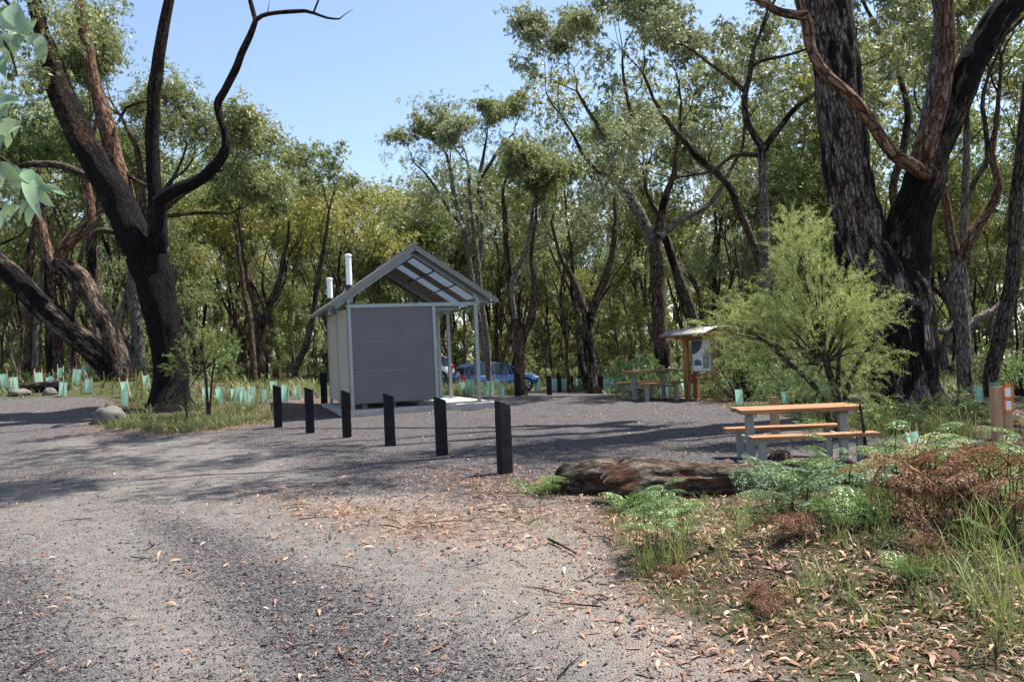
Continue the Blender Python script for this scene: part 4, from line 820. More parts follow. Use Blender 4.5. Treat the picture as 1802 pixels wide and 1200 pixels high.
# ------------------------------------------------------------------ the forest behind
def make_variant(style, seed, lm, bm_):
    rng = np.random.default_rng(seed); e = empty('eucalypt', (0, 0, -50)); tb = Tubes(); tw = Tubes(); tips = []; lv = Leaves()
    if style == 'slim':
        h = 5.6; P = [np.array([0, 0, -.4])]; x = rng.normal(0, .12, 2)
        for i in range(1, 8): P.append(np.array([x[0]*i*.6+rng.normal(0, .07), x[1]*i*.6+rng.normal(0, .07), h*i/7]))
        R = np.linspace(.115, .065, 8); R[0] = .16; Pc, Rc = catmull(P, R, .5); tb.add(Pc, Rc, 9, .1, seed)
        for k in range(3): rec(tw, tips, Pc[-1-k*2], unit(np.array([rng.normal(0, .4), rng.normal(0, .4), 1])), .055, 2.9 if k == 0 else 2.2, 1, 4, rng, .55, .12, 5)
        cs, cn = .78, 62
    elif style == 'bushy':
        h = 4.0; P = [np.array([0, 0, -.4])]+[np.array([rng.normal(0, .12), rng.normal(0, .12), h*i/5]) for i in range(1, 6)]
        R = np.linspace(.16, .11, 6); R[0] = .22; Pc, Rc = catmull(P, R, .4); tb.add(Pc, Rc, 10, .1, seed)
        for k in range(4):
            a = k*1.6+rng.random(); rec(tw, tips, Pc[-1-k], unit(np.array([math.cos(a)*.55, math.sin(a)*.55, 1])), .08, 2.9, 1, 4, rng, .55, .10, 5)
        cs, cn = .95, 85
    elif style == 'multi':
        for s in range(3):
            a = s*2.1+rng.random(); P = [np.array([math.cos(a)*.12, math.sin(a)*.12, -.3])]
            for i in range(1, 7): P.append(P[-1]+np.array([math.cos(a)*.24+rng.normal(0, .12), math.sin(a)*.24+rng.normal(0, .12), .8]))
            Pc, Rc = catmull(P, np.linspace(.12, .06, 7), .4); tb.add(Pc, Rc, 8, .1, seed+s)
            for k in range(2): rec(tw, tips, Pc[-1-3*k], unit(np.array([rng.normal(0, .4), rng.normal(0, .4), 1])), .05, 2.2, 1, 4, rng, .55, .1, 5, 2)
        cs, cn = .75, 60
    else:                                    # young understorey gum, leafy low down
        P = [np.array([rng.normal(0, .1), rng.normal(0, .1), -.3+4.8*i/5]) for i in range(6)]; Pc, Rc = catmull(P, np.linspace(.09, .04, 6), .4); tb.add(Pc, Rc, 6, 0, seed)
        for k in range(5): rec(tw, tips, Pc[2+k*2 if 2+k*2 < len(Pc) else -1], unit(np.array([rng.normal(0, .7), rng.normal(0, .7), .8])), .035, 1.3, 2, 4, rng, .6, .1, 4)
        cs, cn = .6, 70
    for (q, dd) in tips: clump(lv, q, rng.uniform(.55, 1.2)*cs, cn, rng, .165, flat=.52, wid=.33)
    link('trunk', tb.mesh('trunk', BM[bm_]), e); link('branches', tw.mesh('branches', BM['dark']), e); link('crown', lv.mesh('crown', LM[lm]), e)
    V = np.vstack(lv.V); return e, float(np.percentile(V[:, 2], 99.5))
SL = np.array([(-400,40),(0,-60),(130,40),(230,140),(300,190),(390,215),(440,300),(500,305),(560,308),(620,320),(650,335),(700,325),(720,215),(800,195),(870,200),(930,235),(960,250),(990,150),(1030,40),(1100,-40),(2200,-140)], float)
VAR = {'slim': [make_variant('slim', 100+i, l, b_) for i, (l, b_) in enumerate([('olive', 'grey'), ('grey', 'brown'), ('green', 'grey'), ('yellow', 'lean')])],
       'bushy': [make_variant('bushy', 200+i, l, b_) for i, (l, b_) in enumerate([('olive', 'brown'), ('yellow', 'brown'), ('green', 'grey'), ('grey', 'lean')])],
       'multi': [make_variant('multi', 300+i, l, b_) for i, (l, b_) in enumerate([('olive', 'brown'), ('green', 'lean'), ('grey', 'grey')])],
       'young': [make_variant('young', 400+i, l, b_) for i, (l, b_) in enumerate([('green', 'dark'), ('olive', 'dark'), ('yellow', 'dark')])]}
USED = set()
frng = random.Random(4)
def put_tree(style, vi, x, y, top_z, label, cat, group, rz=None, wide=1.0):
    e, h = VAR[style][vi % len(VAR[style])]
    z = g1(x, y); s = (top_z-z)/h
    o = e if (style, vi % len(VAR[style])) not in USED else copy_tree(e)
    USED.add((style, vi % len(VAR[style])))
    o.location = (x, y, z); o.scale = (s*wide, s*wide, s); o.rotation_euler = (0, 0, frng.uniform(0, 6.28) if rz is None else rz)
    tag(o, label, cat, group); return o
def where(px):
    return ('behind the leaning trunks' if px < 240 else 'left of the toilet block' if px < 560 else 'behind the toilet block' if px < 800
            else 'behind the blue car' if px < 950 else 'behind the far bollards' if px < 1130 else 'behind the information shelter' if px < 1450 else 'behind the giant trunks')
KIND = {'slim': 'tall slim eucalypt', 'bushy': 'full crowned eucalypt', 'multi': 'several stemmed eucalypt', 'young': 'young low leafy gum'}
TONE = {('slim', 0): 'olive', ('slim', 1): 'grey green', ('slim', 2): 'dark green', ('slim', 3): 'yellowish', ('bushy', 0): 'olive', ('bushy', 1): 'yellowish', ('bushy', 2): 'dark green', ('bushy', 3): 'grey green',
        ('multi', 0): 'olive', ('multi', 1): 'dark green', ('multi', 2): 'grey green', ('young', 0): 'dark green', ('young', 1): 'olive', ('young', 2): 'yellowish'}
rows = [(41, 13, .9, 1.25), (49, 17, .75, 1), (58, 18, .8, 1), (69, 19, .85, 1), (82, 22, .95, 1.05), (98, 24, .95, 1.1)]
cells = []
for (Y0, cnt, lo, wd) in rows:
    for i in range(cnt):
        px = -120+(2050)*(i+frng.uniform(.15, .85))/cnt; Y = Y0*frng.uniform(.93, 1.08)
        if 700 < px < 1000 and Y < 54: Y += 14
        cells.append((px, Y, lo))
for (px, Y, lo) in cells:
    x = at(px, 640, Y)[0]; sk = np.interp(px, SL[:, 0], SL[:, 1])
    top = at(px, sk, Y)[2]*frng.uniform(lo, 1.0)
    top = min(top, 17 if Y < 46 else 14.5 if Y < 54 else 12.8); top = max(top, 7.5)
    top = min(top, at(px, sk-6, Y)[2])
    st = frng.choices(['slim', 'bushy', 'multi'], [.42, .3, .28])[0]
    if 430 < px < 710 and Y < 75: st = 'bushy'
    vi = frng.randrange(4) % len(VAR[st])
    if st == 'bushy' and 480 < px < 660: vi = frng.choice([0, 1, 1])
    far_ = ', deep in the wood' if Y > 72 else ''
    put_tree(st, vi, x, Y, top, f"{KIND[st]}, {TONE[(st, vi)]}, {where(px)}{far_}", 'tree', f"{TONE[(st, vi)]} {st} eucalypts {where(px)}{far_}", wide=1.15 if st == 'bushy' else 1.05)
for i in range(90):                           # thin bare-footed poles crowding the middle distance
    px = -80+1960*(i+frng.random())/90; Y = frng.uniform(36, 66)
    if 560 < px < 960: Y = frng.uniform(50, 66)
    x = at(px, 640, Y)[0]; sk = np.interp(px, SL[:, 0], SL[:, 1]); top = min(at(px, sk, Y)[2]*frng.uniform(.6, .9), 13); top = max(top, 7)
    vi = frng.choice([0, 0, 1, 2, 3]); put_tree('slim', vi, x, Y, top, f"thin pole like eucalypt, {TONE[('slim', vi)]}, {where(px)}", 'tree', f"{TONE[('slim', vi)]} pole eucalypts {where(px)}", wide=.8)
for i in range(84):
    px = -80+1960*(i+frng.random())/84; Y = frng.uniform(38, 75)
    if 560 < px < 960: Y = frng.uniform(52, 75)
    x = at(px, 640, Y)[0]; vi = frng.randrange(3); put_tree('young', vi, x, Y, g1(x, Y)+(frng.uniform(3, 7) if i % 2 else frng.uniform(1.6, 3.2)), f"{KIND['young']}, {TONE[('young', vi)]}, {where(px)}", 'tree', f"{TONE[('young', vi)]} young gums {where(px)}")

for i in range(30):
    px = 540+700*(i+frng.random())/30; Y = frng.uniform(49, 62); x = at(px, 640, Y)[0]; vi = frng.randrange(3)
    put_tree('young', vi, x, Y, g1(x, Y)+frng.uniform(1.4, 3.4), f"{KIND['young']}, {TONE[('young', vi)]}, {where(px)}", 'tree', f"{TONE[('young', vi)]} young gums {where(px)}")
for st_, L_ in VAR.items():
    for i_, (e_, h_) in enumerate(L_):
        if (st_, i_) not in USED:
            for c_ in list(e_.children)+[e_]: bpy.data.objects.remove(c_)
# far wood closing the view: one mass
rng = np.random.default_rng(77); lv = Leaves(); tb = Tubes()
for i in range(520):
    px = rng.uniform(-300, 2100); Y = rng.uniform(100, 135); x = at(px, 640, Y)[0]; z0 = g1(x, Y)
    zt = min(at(px, np.interp(px, SL[:, 0], SL[:, 1])+25, Y)[2], z0+14); h = max(zt-z0, 5)*rng.uniform(.6, 1)
    tb.add([(x, Y, z0-.5), (x+rng.normal(0, .3), Y, z0+h*.5), (x+rng.normal(0, .5), Y, z0+h*.9)], [.28, .22, .1], 5)
    for k in range(8): clump(lv, np.array([x+rng.normal(0, 1.6), Y+rng.normal(0, 1), z0+h*rng.uniform(.02, .95)]), 1.9, 60, rng, .55, wid=.4)
o = link('far_wood', lv.mesh('far_wood', LM['olive'])); tag(o, 'far wood of crowded eucalypts closing the view', 'wood', kind='stuff')
o2 = link('far_trunks', tb.mesh('far_trunks', BM['grey'])); tag(o2, 'crowded trunks of the far wood', 'wood', kind='stuff')

# ------------------------------------------------------------------ bushes
def bush(name, label, px, py, Y, wpx, hpx, lm, seed, n=26, leaf=.07, dens=90, group=None):
    rng = np.random.default_rng(seed); b0 = base_at(px, py, Y); e = empty(name, b0, 0, label, 'bush', group); lv = Leaves(); tw = Tubes()
    rw = wpx/2*Y/FPX; hh = hpx*Y/FPX
    for i in range(n):
        a = rng.uniform(0, 6.28); rr = rw*rng.random()**.6; q = np.array([math.cos(a)*rr, math.sin(a)*rr*.8, hh*rng.uniform(.2, .95)*(1-.35*(rr/rw)**2)])
        tw.add([(0, 0, -.05), q*np.array([.5, .5, .55])+rng.normal(0, .04, 3), q], [.018*(1+hh*.3), .01, .004], 4)
        clump(lv, q, min(rw, hh)*rng.uniform(.25, .45), dens, rng, leaf, flat=.7)
    link('stems', tw.mesh('stems', BM['twig']), e); link('foliage', lv.mesh('foliage', LM[lm]), e); return e
bush('leafy_bush', 'round fresh green bush behind the far picnic table', 1128, 676, 24, 105, 75, 'fern', 61, 30, .08, 110)
bush('dark_shrub', 'dark green shrub in the shade below the left arm of the wispy shrub', 1300, 690, 20, 150, 130, 'green', 62, 46, .06, 150)
bush('dark_shrub', 'low green shrub between the wispy shrub and the short post', 1400, 700, 18, 130, 90, 'fern', 63, 30, .06, 120)
bush('dark_shrub', 'scrubby shrub around the foot of the giant tree, right side', 1680, 735, 14, 130, 60, 'green', 64, 30, .05, 110)
bush('dark_shrub', 'shadowed shrub under the giant tree behind the near table', 1560, 745, 13.6, 120, 55, 'green', 65, 30, .05, 110)
bush('green_shrub', 'light green shrub at the right edge beyond the posts', 1800, 720, 19, 110, 90, 'fern', 66, 30, .07, 100)
bush('green_shrub', 'green sapling like shrub at the left edge far beyond the road', 12, 660, 32, 60, 30, 'lush', 67, 20, .09, 90)
bush('green_shrub', 'small green shrub in the gap right of the leaning trunks', 262, 672, 30, 40, 40, 'fern', 68, 16, .08, 80)
bush('green_shrub', 'bright green shrub under the trees left of the front bollards', 392, 680, 30, 90, 60, 'fern', 69, 24, .08, 90)
for i, (px, py, Y, w, h, lm) in enumerate([(300,678,40,70,40,'green'),(560,672,44,60,40,'green'),(830,682,47,80,28,'lush'),(985,680,46,60,50,'green'),(1070,680,40,60,50,'olive'),(1480,690,26,120,80,'green'),(1620,690,24,90,70,'green'),(1740,700,24,90,90,'green'),(1250,690,28,80,70,'olive'),(20,640,45,90,60,'green'),(210,660,42,70,60,'green')]):
    bush('forest_shrub', f"forest shrub {['beyond the burnt tree', 'close left of the toilet block', 'grassy and pale below the blue car', 'right of the blue car', 'left of the leafy bush', 'behind the wispy shrub', 'between the giant and the bent trunk', 'right of the bent grey trunk', 'behind the information shelter', 'deep at the left edge', 'deep behind the leaning trunks'][i]}", px, py, Y, w, h, lm, 80+i, 22, .09, 80)

# sapling beside the burnt tree: flat airy layers
def sprays(lv, p, d, L, n, rng, leaf=.03, wd=.3, tone=.5):
    t_ = rng.random(n)**.8; c_ = p+d*L*t_[:, None]; sag = np.zeros((n, 3)); sag[:, 2] = -.12*L*t_**2
    D = unit(d)+rng.normal(size=(n, 3))*.75; lv.add(c_+sag+rng.normal(0, .012, (n, 3)), D, leaf*rng.uniform(.5, 1.3, n), leaf*wd, np.clip(tone*.5+rng.random(n)*.5, 0, 1), rng)
def wispy(name, label, base, stems, blobs, Y, seed, lm, nspray, leaf, L0, outc):
    rng = np.random.default_rng(seed); b0 = base_at(*base, Y); e = empty(name, b0, 0, label, 'shrub'); tw = Tubes(); lv = Leaves()
    for px in stems:
        P, R = trace(px, Y); P[0, 2] = b0[2]-.1; Pc, Rc = catmull(P-b0, R, .15); tw.add(Pc, Rc, 7)
    oc = at(*outc, Y)-b0; tot = sum(r*r for (_, _, r, *_) in blobs)
    for bl in blobs:
        x, y, r = bl[:3]; c0 = at(x, y, Y)-b0; rm = r*Y/FPX; k = int(nspray*r*r/tot*rng.uniform(.15, 2.0))
        bd = unit(c0-oc)*1.0; tone0 = rng.random()
        tw.add([oc+(c0-oc)*.1, oc+(c0-oc)*.55+np.array([0, 0, .05]), c0], [.02, .012, .005], 5)
        for i in range(k):
            d0 = unit(rng.normal(size=3)); q = c0+d0*rm*rng.random()**.45*np.array([1, 1, .9]); q[1] *= 1
            d = unit(bd*.9+d0*.7+rng.normal(0, .35, 3)+np.array([0, 0, .15])); L = L0*rng.uniform(.5, 1.2)
            tw.add([q, q+d*L*.5, q+d*L-np.array([0, 0, .1*L])], [.0035, .0025, .0012], 3)
            sprays(lv, q, d, L, int(70*L/.35), rng, leaf, .15, np.clip(tone0*.4+.6*rng.random(), 0, 1))
            for s in range(3):
                dd = unit(d+rng.normal(0, .55, 3)); sprays(lv, q+d*L*rng.uniform(.2, .8), dd, L*.5, int(36*L/.35), rng, leaf, .15, rng.random())
    link('stems', tw.mesh('stems', BM['twig']), e); link('foliage', lv.mesh('foliage', LM[lm]), e); return e
wispy('wispy_shrub', 'large feathery pale green shrub in front of the giant eucalypt, behind the near picnic table', (1475, 735),
      [[(1475,740,8),(1468,690,7),(1455,640,6),(1440,580,5),(1420,520,4),(1408,450,3)], [(1475,740,6),(1490,690,5),(1510,640,4),(1540,600,3)], [(1470,740,6),(1440,690,5),(1390,640,4),(1330,590,3),(1280,580,2)], [(1475,735,5),(1475,660,4),(1480,600,3),(1490,545,2)]],
      [(1400,415,26),(1425,440,38),(1405,475,42),(1440,500,48),(1400,525,50),(1455,545,55),(1500,530,38),(1515,560,36),(1545,575,20),(1345,570,42),(1300,575,32),(1262,582,22),(1360,610,42),(1420,600,50),(1480,610,48),(1520,620,34),(1380,650,34),(1440,665,34),(1500,670,32),(1470,700,24),(1350,540,24),(1430,560,50),(1470,590,45),(1400,570,40),(1240,572,15),(1390,392,16),(1445,410,18),(1500,500,20),(1520,600,20),(1300,600,20)],
      13, 51, 'wispy', 660, .034, .46, (1450, 640))
wispy('airy_sapling', 'thin airy sapling with flat feathery layers beside the foot of the burnt tree', (368, 745),
      [[(366,740,3),(364,690,2.5),(360,640,2),(355,600,1.5)], [(368,740,2.5),(372,680,2),(378,630,1.5)], [(330,735,2.5),(325,690,2),(318,650,1.5)]],
      [(350,600,20),(330,618,18),(375,612,24),(400,620,16),(360,640,20),(318,640,16),(385,640,12),(340,660,14),(312,665,12),(330,690,12)],
      20, 52, 'green', 46, .045, .5, (358, 650))

# ------------------------------------------------------------------ overhanging branch at the top left, on a sapling just outside the picture
rng = np.random.default_rng(9); YB = 2.1
e = empty('eucalypt_sapling', (-2.4, YB, g1(-2.4, YB)), 0, 'close leafy eucalypt branches hanging in at the top left edge', 'branch'); ob = np.array(e.location)
tw = Tubes(); tw.add(*catmull([(0, 0, -.1), (.05, .02, .8), (.0, 0, 1.6), (.06, 0, 2.5), (.1, 0, 3.2)], [.03, .027, .022, .015, .008], .1), 8); link('trunk', tw.mesh('trunk', BM['grey']), e)
tw = Tubes(); strands = [[(-300,-40),(-120,-60),(0,-10),(30,25),(55,60),(72,85)], [(-300,60),(-100,40),(0,60),(20,95),(30,130)], [(-300,300),(-100,270),(-20,262),(20,290),(60,320),(95,350)], [(-300,200),(-80,170),(-10,180),(15,215),(25,250)], [(-300,420),(-120,360),(-30,350),(10,372),(30,385)]]
for s in strands:
    P, _ = trace([(x, y, 2) for x, y in s], YB); P0 = P[0].copy(); P = np.vstack([[(-2.36, YB, P0[2]+.1)], P]); Pc, Rc = catmull(P-ob, np.linspace(.009, .0018, len(P)), .04); tw.add(Pc, Rc, 5)
link('branches', tw.mesh('branches', BM['twig']), e)
NL = [(20,8,55,60,20),(22,12,8,50,17),(38,40,35,68,16),(45,52,28,40,13),(15,60,5,95,15),(70,60,78,112,14),(72,62,48,98,13),(25,88,0,85,14),(10,100,10,135,15),(0,180,38,178,14),(5,178,12,208,12),(10,215,2,250,14),(28,210,-3,245,15),(35,212,12,262,10),(2,285,36,318,15),(38,298,62,322,13),(44,300,68,330,15),(60,322,95,338,9),(72,320,96,365,15),(80,325,118,345,9),(60,360,52,395,10),(35,362,0,405,14),(12,382,30,360,9),(66,355,50,400,9),(-10,20,20,-8,14),(55,5,40,-15,12),(85,95,60,125,8),(0,330,8,300,12),(-8,140,14,170,12)]
V = []; Rn = []; Fq = []
NL += [(a_+rng.integers(-45, 10), b_+rng.integers(-25, 25), c_+rng.integers(-40, 6), d_+rng.integers(-20, 25), w_-2) for (a_, b_, c_, d_, w_) in NL]
for (x0, y0, x1, y1, w) in NL:
    dy = rng.uniform(-.15, .15); a = at(x0, y0, YB+dy)-ob; b2 = at(x1, y1, YB+dy+rng.uniform(-.05, .05))-ob; d = b2-a; L = np.linalg.norm(d); sd_ = unit(np.cross(d, np.array([rng.normal(0, .35), -1, rng.normal(0, .35)]))); nrm = unit(np.cross(sd_, d))
    wm = w*YB/FPX*.8; n = 8; base = len(V); tone = rng.uniform(.35, 1)
    for i in range(n+1):
        t_ = i/n; ww = wm*max(.03, math.sin(math.pi*min(1, t_)**.8))**.75 if i < n else 0.0004; c = a+d*t_+nrm*L*.13*math.sin(math.pi*t_)+sd_*L*.06*math.sin(math.pi*t_)
        V += [c-sd_*ww+nrm*ww*.25, c, c+sd_*ww+nrm*ww*.25]; Rn += [tone, tone*.8, tone]
    for i in range(n):
        for j in range(2): Fq.append((base+3*i+j, base+3*i+j+1, base+3*i+4+j, base+3*i+3+j))
link('leaves', npmesh('leaves', np.array(V), Fq, LM['near'], {'rnd': np.array(Rn)}, True), e)

# ------------------------------------------------------------------ fallen logs, rocks
def log_(name, label, px, Y, seg, lump, mt='log', cat='log', seed=3, knots=()):
    P = []; R = []
    for (x, y, r, *k) in px:
        yy = Y+(k[0] if k else 0); p = at(x, y, yy); rr = r*yy/FPX; p[2] = float(gh(np.array([p[0]]), np.array([p[1]]))[0])+rr*.72; P.append(p); R.append(rr)
    P = np.array(P); b0 = P.mean(0); b0[2] = P[:, 2].min()-.1; e = empty(name, b0, 0, label, cat); Pc, Rc = catmull(P-b0, R, .035); tb = Tubes(); tb.add(Pc, Rc, seg, lump, seed, cap=True); link('trunk', tb.mesh('trunk', BM[mt]), e)
    for (x, y, r, yy, m_, up_) in knots:
        p = at(x, y, yy)-b0; tb = Tubes(); rr = r*yy/FPX; tb.add(*catmull([p-np.array([0, 0, rr*1.2]), p, p+np.array([rr*.3, -.02, rr*up_])], [rr*1.1, rr, rr*.45], .03), 24, .5, seed+9, cap=True); link('knot', tb.mesh('knot', BM[m_]), e)
    return e
log_('fallen_log', 'big weathered fallen log lying in front of the near picnic table, with a dark knot', [(1068,858,24),(1085,856,32),(1135,855,40),(1190,860,34),(1250,862,29),(1310,863,27),(1380,861,28),(1440,858,26),(1510,852,25),(1560,850,22)], 8.6, 80, .30,
     knots=[(1372, 828, 26, 8.8, 'char', 1.3), (1100, 826, 16, 8.7, 'log', 1.2)])
log_('fallen_log', 'short dark butt of log lying left of the big log', [(985,842,22,.3),(1000,840,29,.3),(1035,838,31,.25),(1070,838,32,.2),(1078,838,28,.2)], 9.0, 36, .22, 'log', seed=5)
log_('fallen_log', 'long thin bleached log running to the right edge behind the bracken', [(1500,840,16),(1580,836,22),(1660,836,22),(1740,836,21),(1830,832,20),(1900,830,18)], 8.9, 28, .16, 'log', seed=6)
log_('fallen_log', 'mottled log lying on the far side of the road at the left', [(40,698,8),(80,696,10),(100,694,11),(120,700,6)], 24.5, 16, .2, 'lean', seed=7)
def rock(label, px, py, w, h, Y, seed, name='rock'):
    b0 = base_at(px, py, Y); rng = random.Random(seed); V = []; Fs = []; n, k = 18, 12; rw = w/2*Y/FPX; hh = h*Y/FPX
    for i in range(k+1):
        ph = math.pi*i/k
        for j in range(n):
            a = 2*math.pi*j/n; d = Vector((math.cos(a)*math.sin(ph), math.sin(a)*math.sin(ph), math.cos(ph))); q = 1+.30*mnoise.noise(d*1.8+Vector((seed, 0, 0)))+.12*mnoise.noise(d*5)
            V.append((d.x*rw*q, d.y*rw*.8*q, d.z*hh*.72*q+hh*.25))
    Fs = [(i*n+j, (i+1)*n+j, (i+1)*n+(j+1) % n, i*n+(j+1) % n) for i in range(k) for j in range(n)]
    m = MB(); m.add(V, Fs, 0, True); o = m.build(name, MT['stone']); o.location = [float(v) for v in b0]; tag(o, label, 'rock'); return o
rock('grey boulder at the left end of the grassy island under the burnt tree', 190, 733, 60, 26, 20.3, 3)
rock('pale pointed stone at the far side of the road at the left', 88, 697, 22, 12, 24, 5)
rock('dark stone half buried left of the pale pointed stone', 35, 700, 40, 11, 24, 8)
rock('small dark stone below the pair of posts at the right edge', 1738, 797, 22, 18, 11.2, 12)

# ------------------------------------------------------------------ tree guards
GD = [(8,686),(27,687),(60,685),(85,673),(95,687),(127,673),(125,692),(142,673),(157,692),(241,693),(220,715),(263,683),(377,708),(385,706),(398,708),(406,709),(417,712),(425,711),(440,707),(453,712),(460,710),(477,697),(505,705),(515,705),
      (813,697),(822,698),(829,698),(861,700),(872,694),(882,700),(868,690),(902,686),(946,688),(976,688),(990,687),(1016,687),(1024,686),(1045,687),(1068,690),(1077,690),(1087,690),(1172,700),(1184,700),(1205,693),(1281,693),(1294,700),(1305,695),(1310,716),(1356,691),(1376,711),(1393,691),(1405,692),(1414,693),(1432,697),(1445,697),
      (1560,705),(1682,711),(1722,708),(1787,704),(1798,712),(1657,808),(1673,810)]
grng = random.Random(12); PROT = []
for v in range(3):
    e = empty('tree_guard', (0, 0, -60)); m = MB(); rr = .16; n = 14; V = []
    for i in range(2):
        for j in range(3*n):
            a = j/(3*n)*3; k_ = int(a); f_ = a-k_; A_ = [math.radians(90+120*k_), math.radians(90+120*(k_+1))]
            x = (math.cos(A_[0])*(1-f_)+math.cos(A_[1])*f_)*rr; y = (math.sin(A_[0])*(1-f_)+math.sin(A_[1])*f_)*rr; w_ = 1+.10*math.sin(f_*math.pi)+.02*math.sin(j*2.1+v)
            V.append((x*w_, y*w_, .01+i*(.44+.012*math.sin(j*1.3+v*2))))
    N3 = 3*n; m.add(V, [(j, (j+1) % N3, N3+(j+1) % N3, N3+j) for j in range(N3)], 0, True); m.build('sleeve', MT['guard'], e)
    for k_ in range(3):
        a = math.radians(90+120*k_); m = MB(); m.box(math.cos(a)*rr*.93-.011, math.cos(a)*rr*.93+.011, math.sin(a)*rr*.93-.011, math.sin(a)*rr*.93+.011, -.1, .50+.05*((k_+v) % 3)); m.build('stake', MT['stake'], e)
    PROT.append(e)
for i, (px, py) in enumerate(GD):
    v = i % 3; o = PROT[v] if i < 3 else copy_tree(PROT[v]); p = gnd(px, py)
    wanth = 27 if px < 480 and px > 300 else 26; p = p+np.array([0, grng.uniform(-.6, .9), 0]); p[2] = g1(p[0], p[1]); s = np.clip(wanth*p[1]/FPX/.45*grng.uniform(.82, 1.15), .7, 1.4)
    o.location = [float(q) for q in p]; o.rotation_euler = (grng.uniform(-.14, .14), grng.uniform(-.14, .14), grng.uniform(0, 6)); o.scale = (s*.85, s*.85, s)
    loc, gp = ('across the road at the far left', 'guards across the road') if px < 200 else ('beside the boulder left of the burnt tree', 'guards left of the burnt tree') if px < 300 else ('between the burnt tree and the front bollards', 'guards right of the burnt tree') if px < 520 else \
        ('in the grass below the blue car', 'guards below the blue car') if px < 915 else ('behind the far row of bollards', 'guards behind the far bollards') if px < 1100 else ('beside the far picnic table and shelter', 'guards near the shelter') if px < 1250 else \
        ('in front of the shrubs right of the information shelter', 'guards right of the shelter') if px < 1340 else ('behind the short orange post under the wispy shrub', 'guards under the wispy shrub') if px < 1500 else \
        ('by the foot of the giant tree and the right edge posts', 'guards at the giant tree') if py < 780 else ('low in front of the pair of posts', 'guards in front of the posts')
    tag(o, 'pale green tree guard '+loc, 'tree guard', gp)
# thin twiggy seedling with a dark stem beside the near table
rng = np.random.default_rng(3); b0 = base_at(1524, 812, 10.2); e = empty('thin_seedling', b0, 0, 'single thin black seedling stem at the right end of the near picnic table', 'plant')
tw = Tubes(); P, R = trace([(1527,818,3.4),(1522,775,2.8),(1519,750,2.4),(1513,712,1.8)], 10.2); P[0, 2] = b0[2]-.05; tw.add(*catmull(P-b0, R, .05), 6, .1); link('stem', tw.mesh('stem', BM['dark']), e)
lv = Leaves(); [sprays(lv, at(x, y, 10.2)-b0, unit(np.array([dx, 0, .3])), .25, 18, rng, .05, .25, .8) for (x, y, dx) in ((1514,714,-1),(1516,724,1),(1518,740,1),(1520,760,-1))]; link('leaves', lv.mesh('leaves', LM['lush']), e)

# ------------------------------------------------------------------ ferns
def fern_mesh(seed, nf, L0, upright, lm, stemh=0):
    rng = np.random.default_rng(seed); lv = Leaves(); tw = Tubes()
    for f in range(nf):
        a = f*2.4+rng.normal(0, .3); L = L0*rng.uniform(.65, 1.15); el = upright+rng.normal(0, .33); d = np.array([math.cos(a)*math.cos(el), math.sin(a)*math.cos(el), math.sin(el)])
        st = rng.normal(0, .05*(1+stemh*3), 3); st[2] = 0; base = st.copy()
        if stemh: base = st+np.array([rng.normal(0, .03), rng.normal(0, .03), stemh*rng.uniform(.45, 1.2)]); tw.add([st, (st+base)/2+rng.normal(0, .01, 3), base], [.0028, .0024, .002], 4)
        n = 14; T = np.linspace(0, 1, n+1); C = base+d*L*T[:, None]; C[:, 2] -= .42*L*T**2.2
        tw.add(C[::4], np.linspace(.0035, .001, len(C[::4])), 3); side = unit(np.cross(d, (0, 0, 1))); tone = rng.random()
        for i in range(2, n+1):
            fr_ = T[i]; pl = L*.34*math.sin(math.pi*min(1, (fr_*.88+.1)))**.7*(1.12-fr_*.75)
            ta = unit(C[i]-C[i-1])
            for s in (-1, 1):
                pd = unit(side*s+ta*.45+np.array([0, 0, -.22])+rng.normal(0, .05, 3)); k = 9; U = (np.arange(k)+.5)/k; Q_ = C[i]+pd*pl*U[:, None]; Q_[:, 2] -= .12*pl*U**2
                for s2 in (-1, 1):
                    dd = unit(ta*s2+pd*.5+rng.normal(0, .12, (k, 3))); lv.add(Q_, dd, pl*.24*(1.1-U*.7), pl*.085, np.clip(tone*.5+rng.random(k)*.5, 0, 1), rng)
    return tw.mesh('stalks', BM['twig'] if lm != 'fernbrown' else BM['brown']), lv.mesh('fronds', LM[lm])
FM = {k: fern_mesh(*v) for k, v in {'dark': (1, 9, .42, .75, 'fern'), 'low': (2, 10, .40, .45, 'fern'), 'tall': (3, 9, .36, .35, 'fern', .42), 'blue': (4, 8, .46, .5, 'fernblue', .12), 'pale': (5, 9, .42, .3, 'fernpale', .35),
      'brown': (6, 15, .34, .1, 'fernbrown', .36), 'brown2': (7, 13, .30, .0, 'fernbrown', .18), 'blue2': (8, 7, .40, .3, 'fernblue', .25)}.items()}
def gpos(px, py):
    p = gnd(px, py); p[2] = float(gh(p[:1], p[1:2])[0]); return p
def fern(kind, px, py, s, label, group=None, rz=None):
    p = gpos(px, py); e = empty('fern', p, frng.uniform(0, 6.28) if rz is None else rz, label, 'fern', group); e.scale = (s, s, s)
    link('stalks', FM[kind][0], e); link('fronds', FM[kind][1], e); return e
fern('dark', 962, 868, 1.45, 'dark green fern at the left end of the logs')
fern('dark', 982, 862, 1.0, 'smaller dark fern touching the butt of log')
fern('dark', 1110, 900, 1.15, 'bright fern against the left part of the big log')
fern('dark', 1175, 905, 1.1, 'fern in front of the big log, right of the brightest one')
fern('tall', 1165, 1010, 1.0, 'tall stalked fern with a flat pale green top, in the open left foreground')
fern('tall', 1140, 990, .8, 'lower stalked fern just left of the flat topped one')
fern('tall', 1195, 985, .9, 'stalked fern just right of the flat topped one')
fern('low', 1195, 792, .55, 'small yellow green fern behind the big log on the gravel')
fern('low', 1310, 920, .7, 'small low fern in the shade right of the tall stalked ferns')
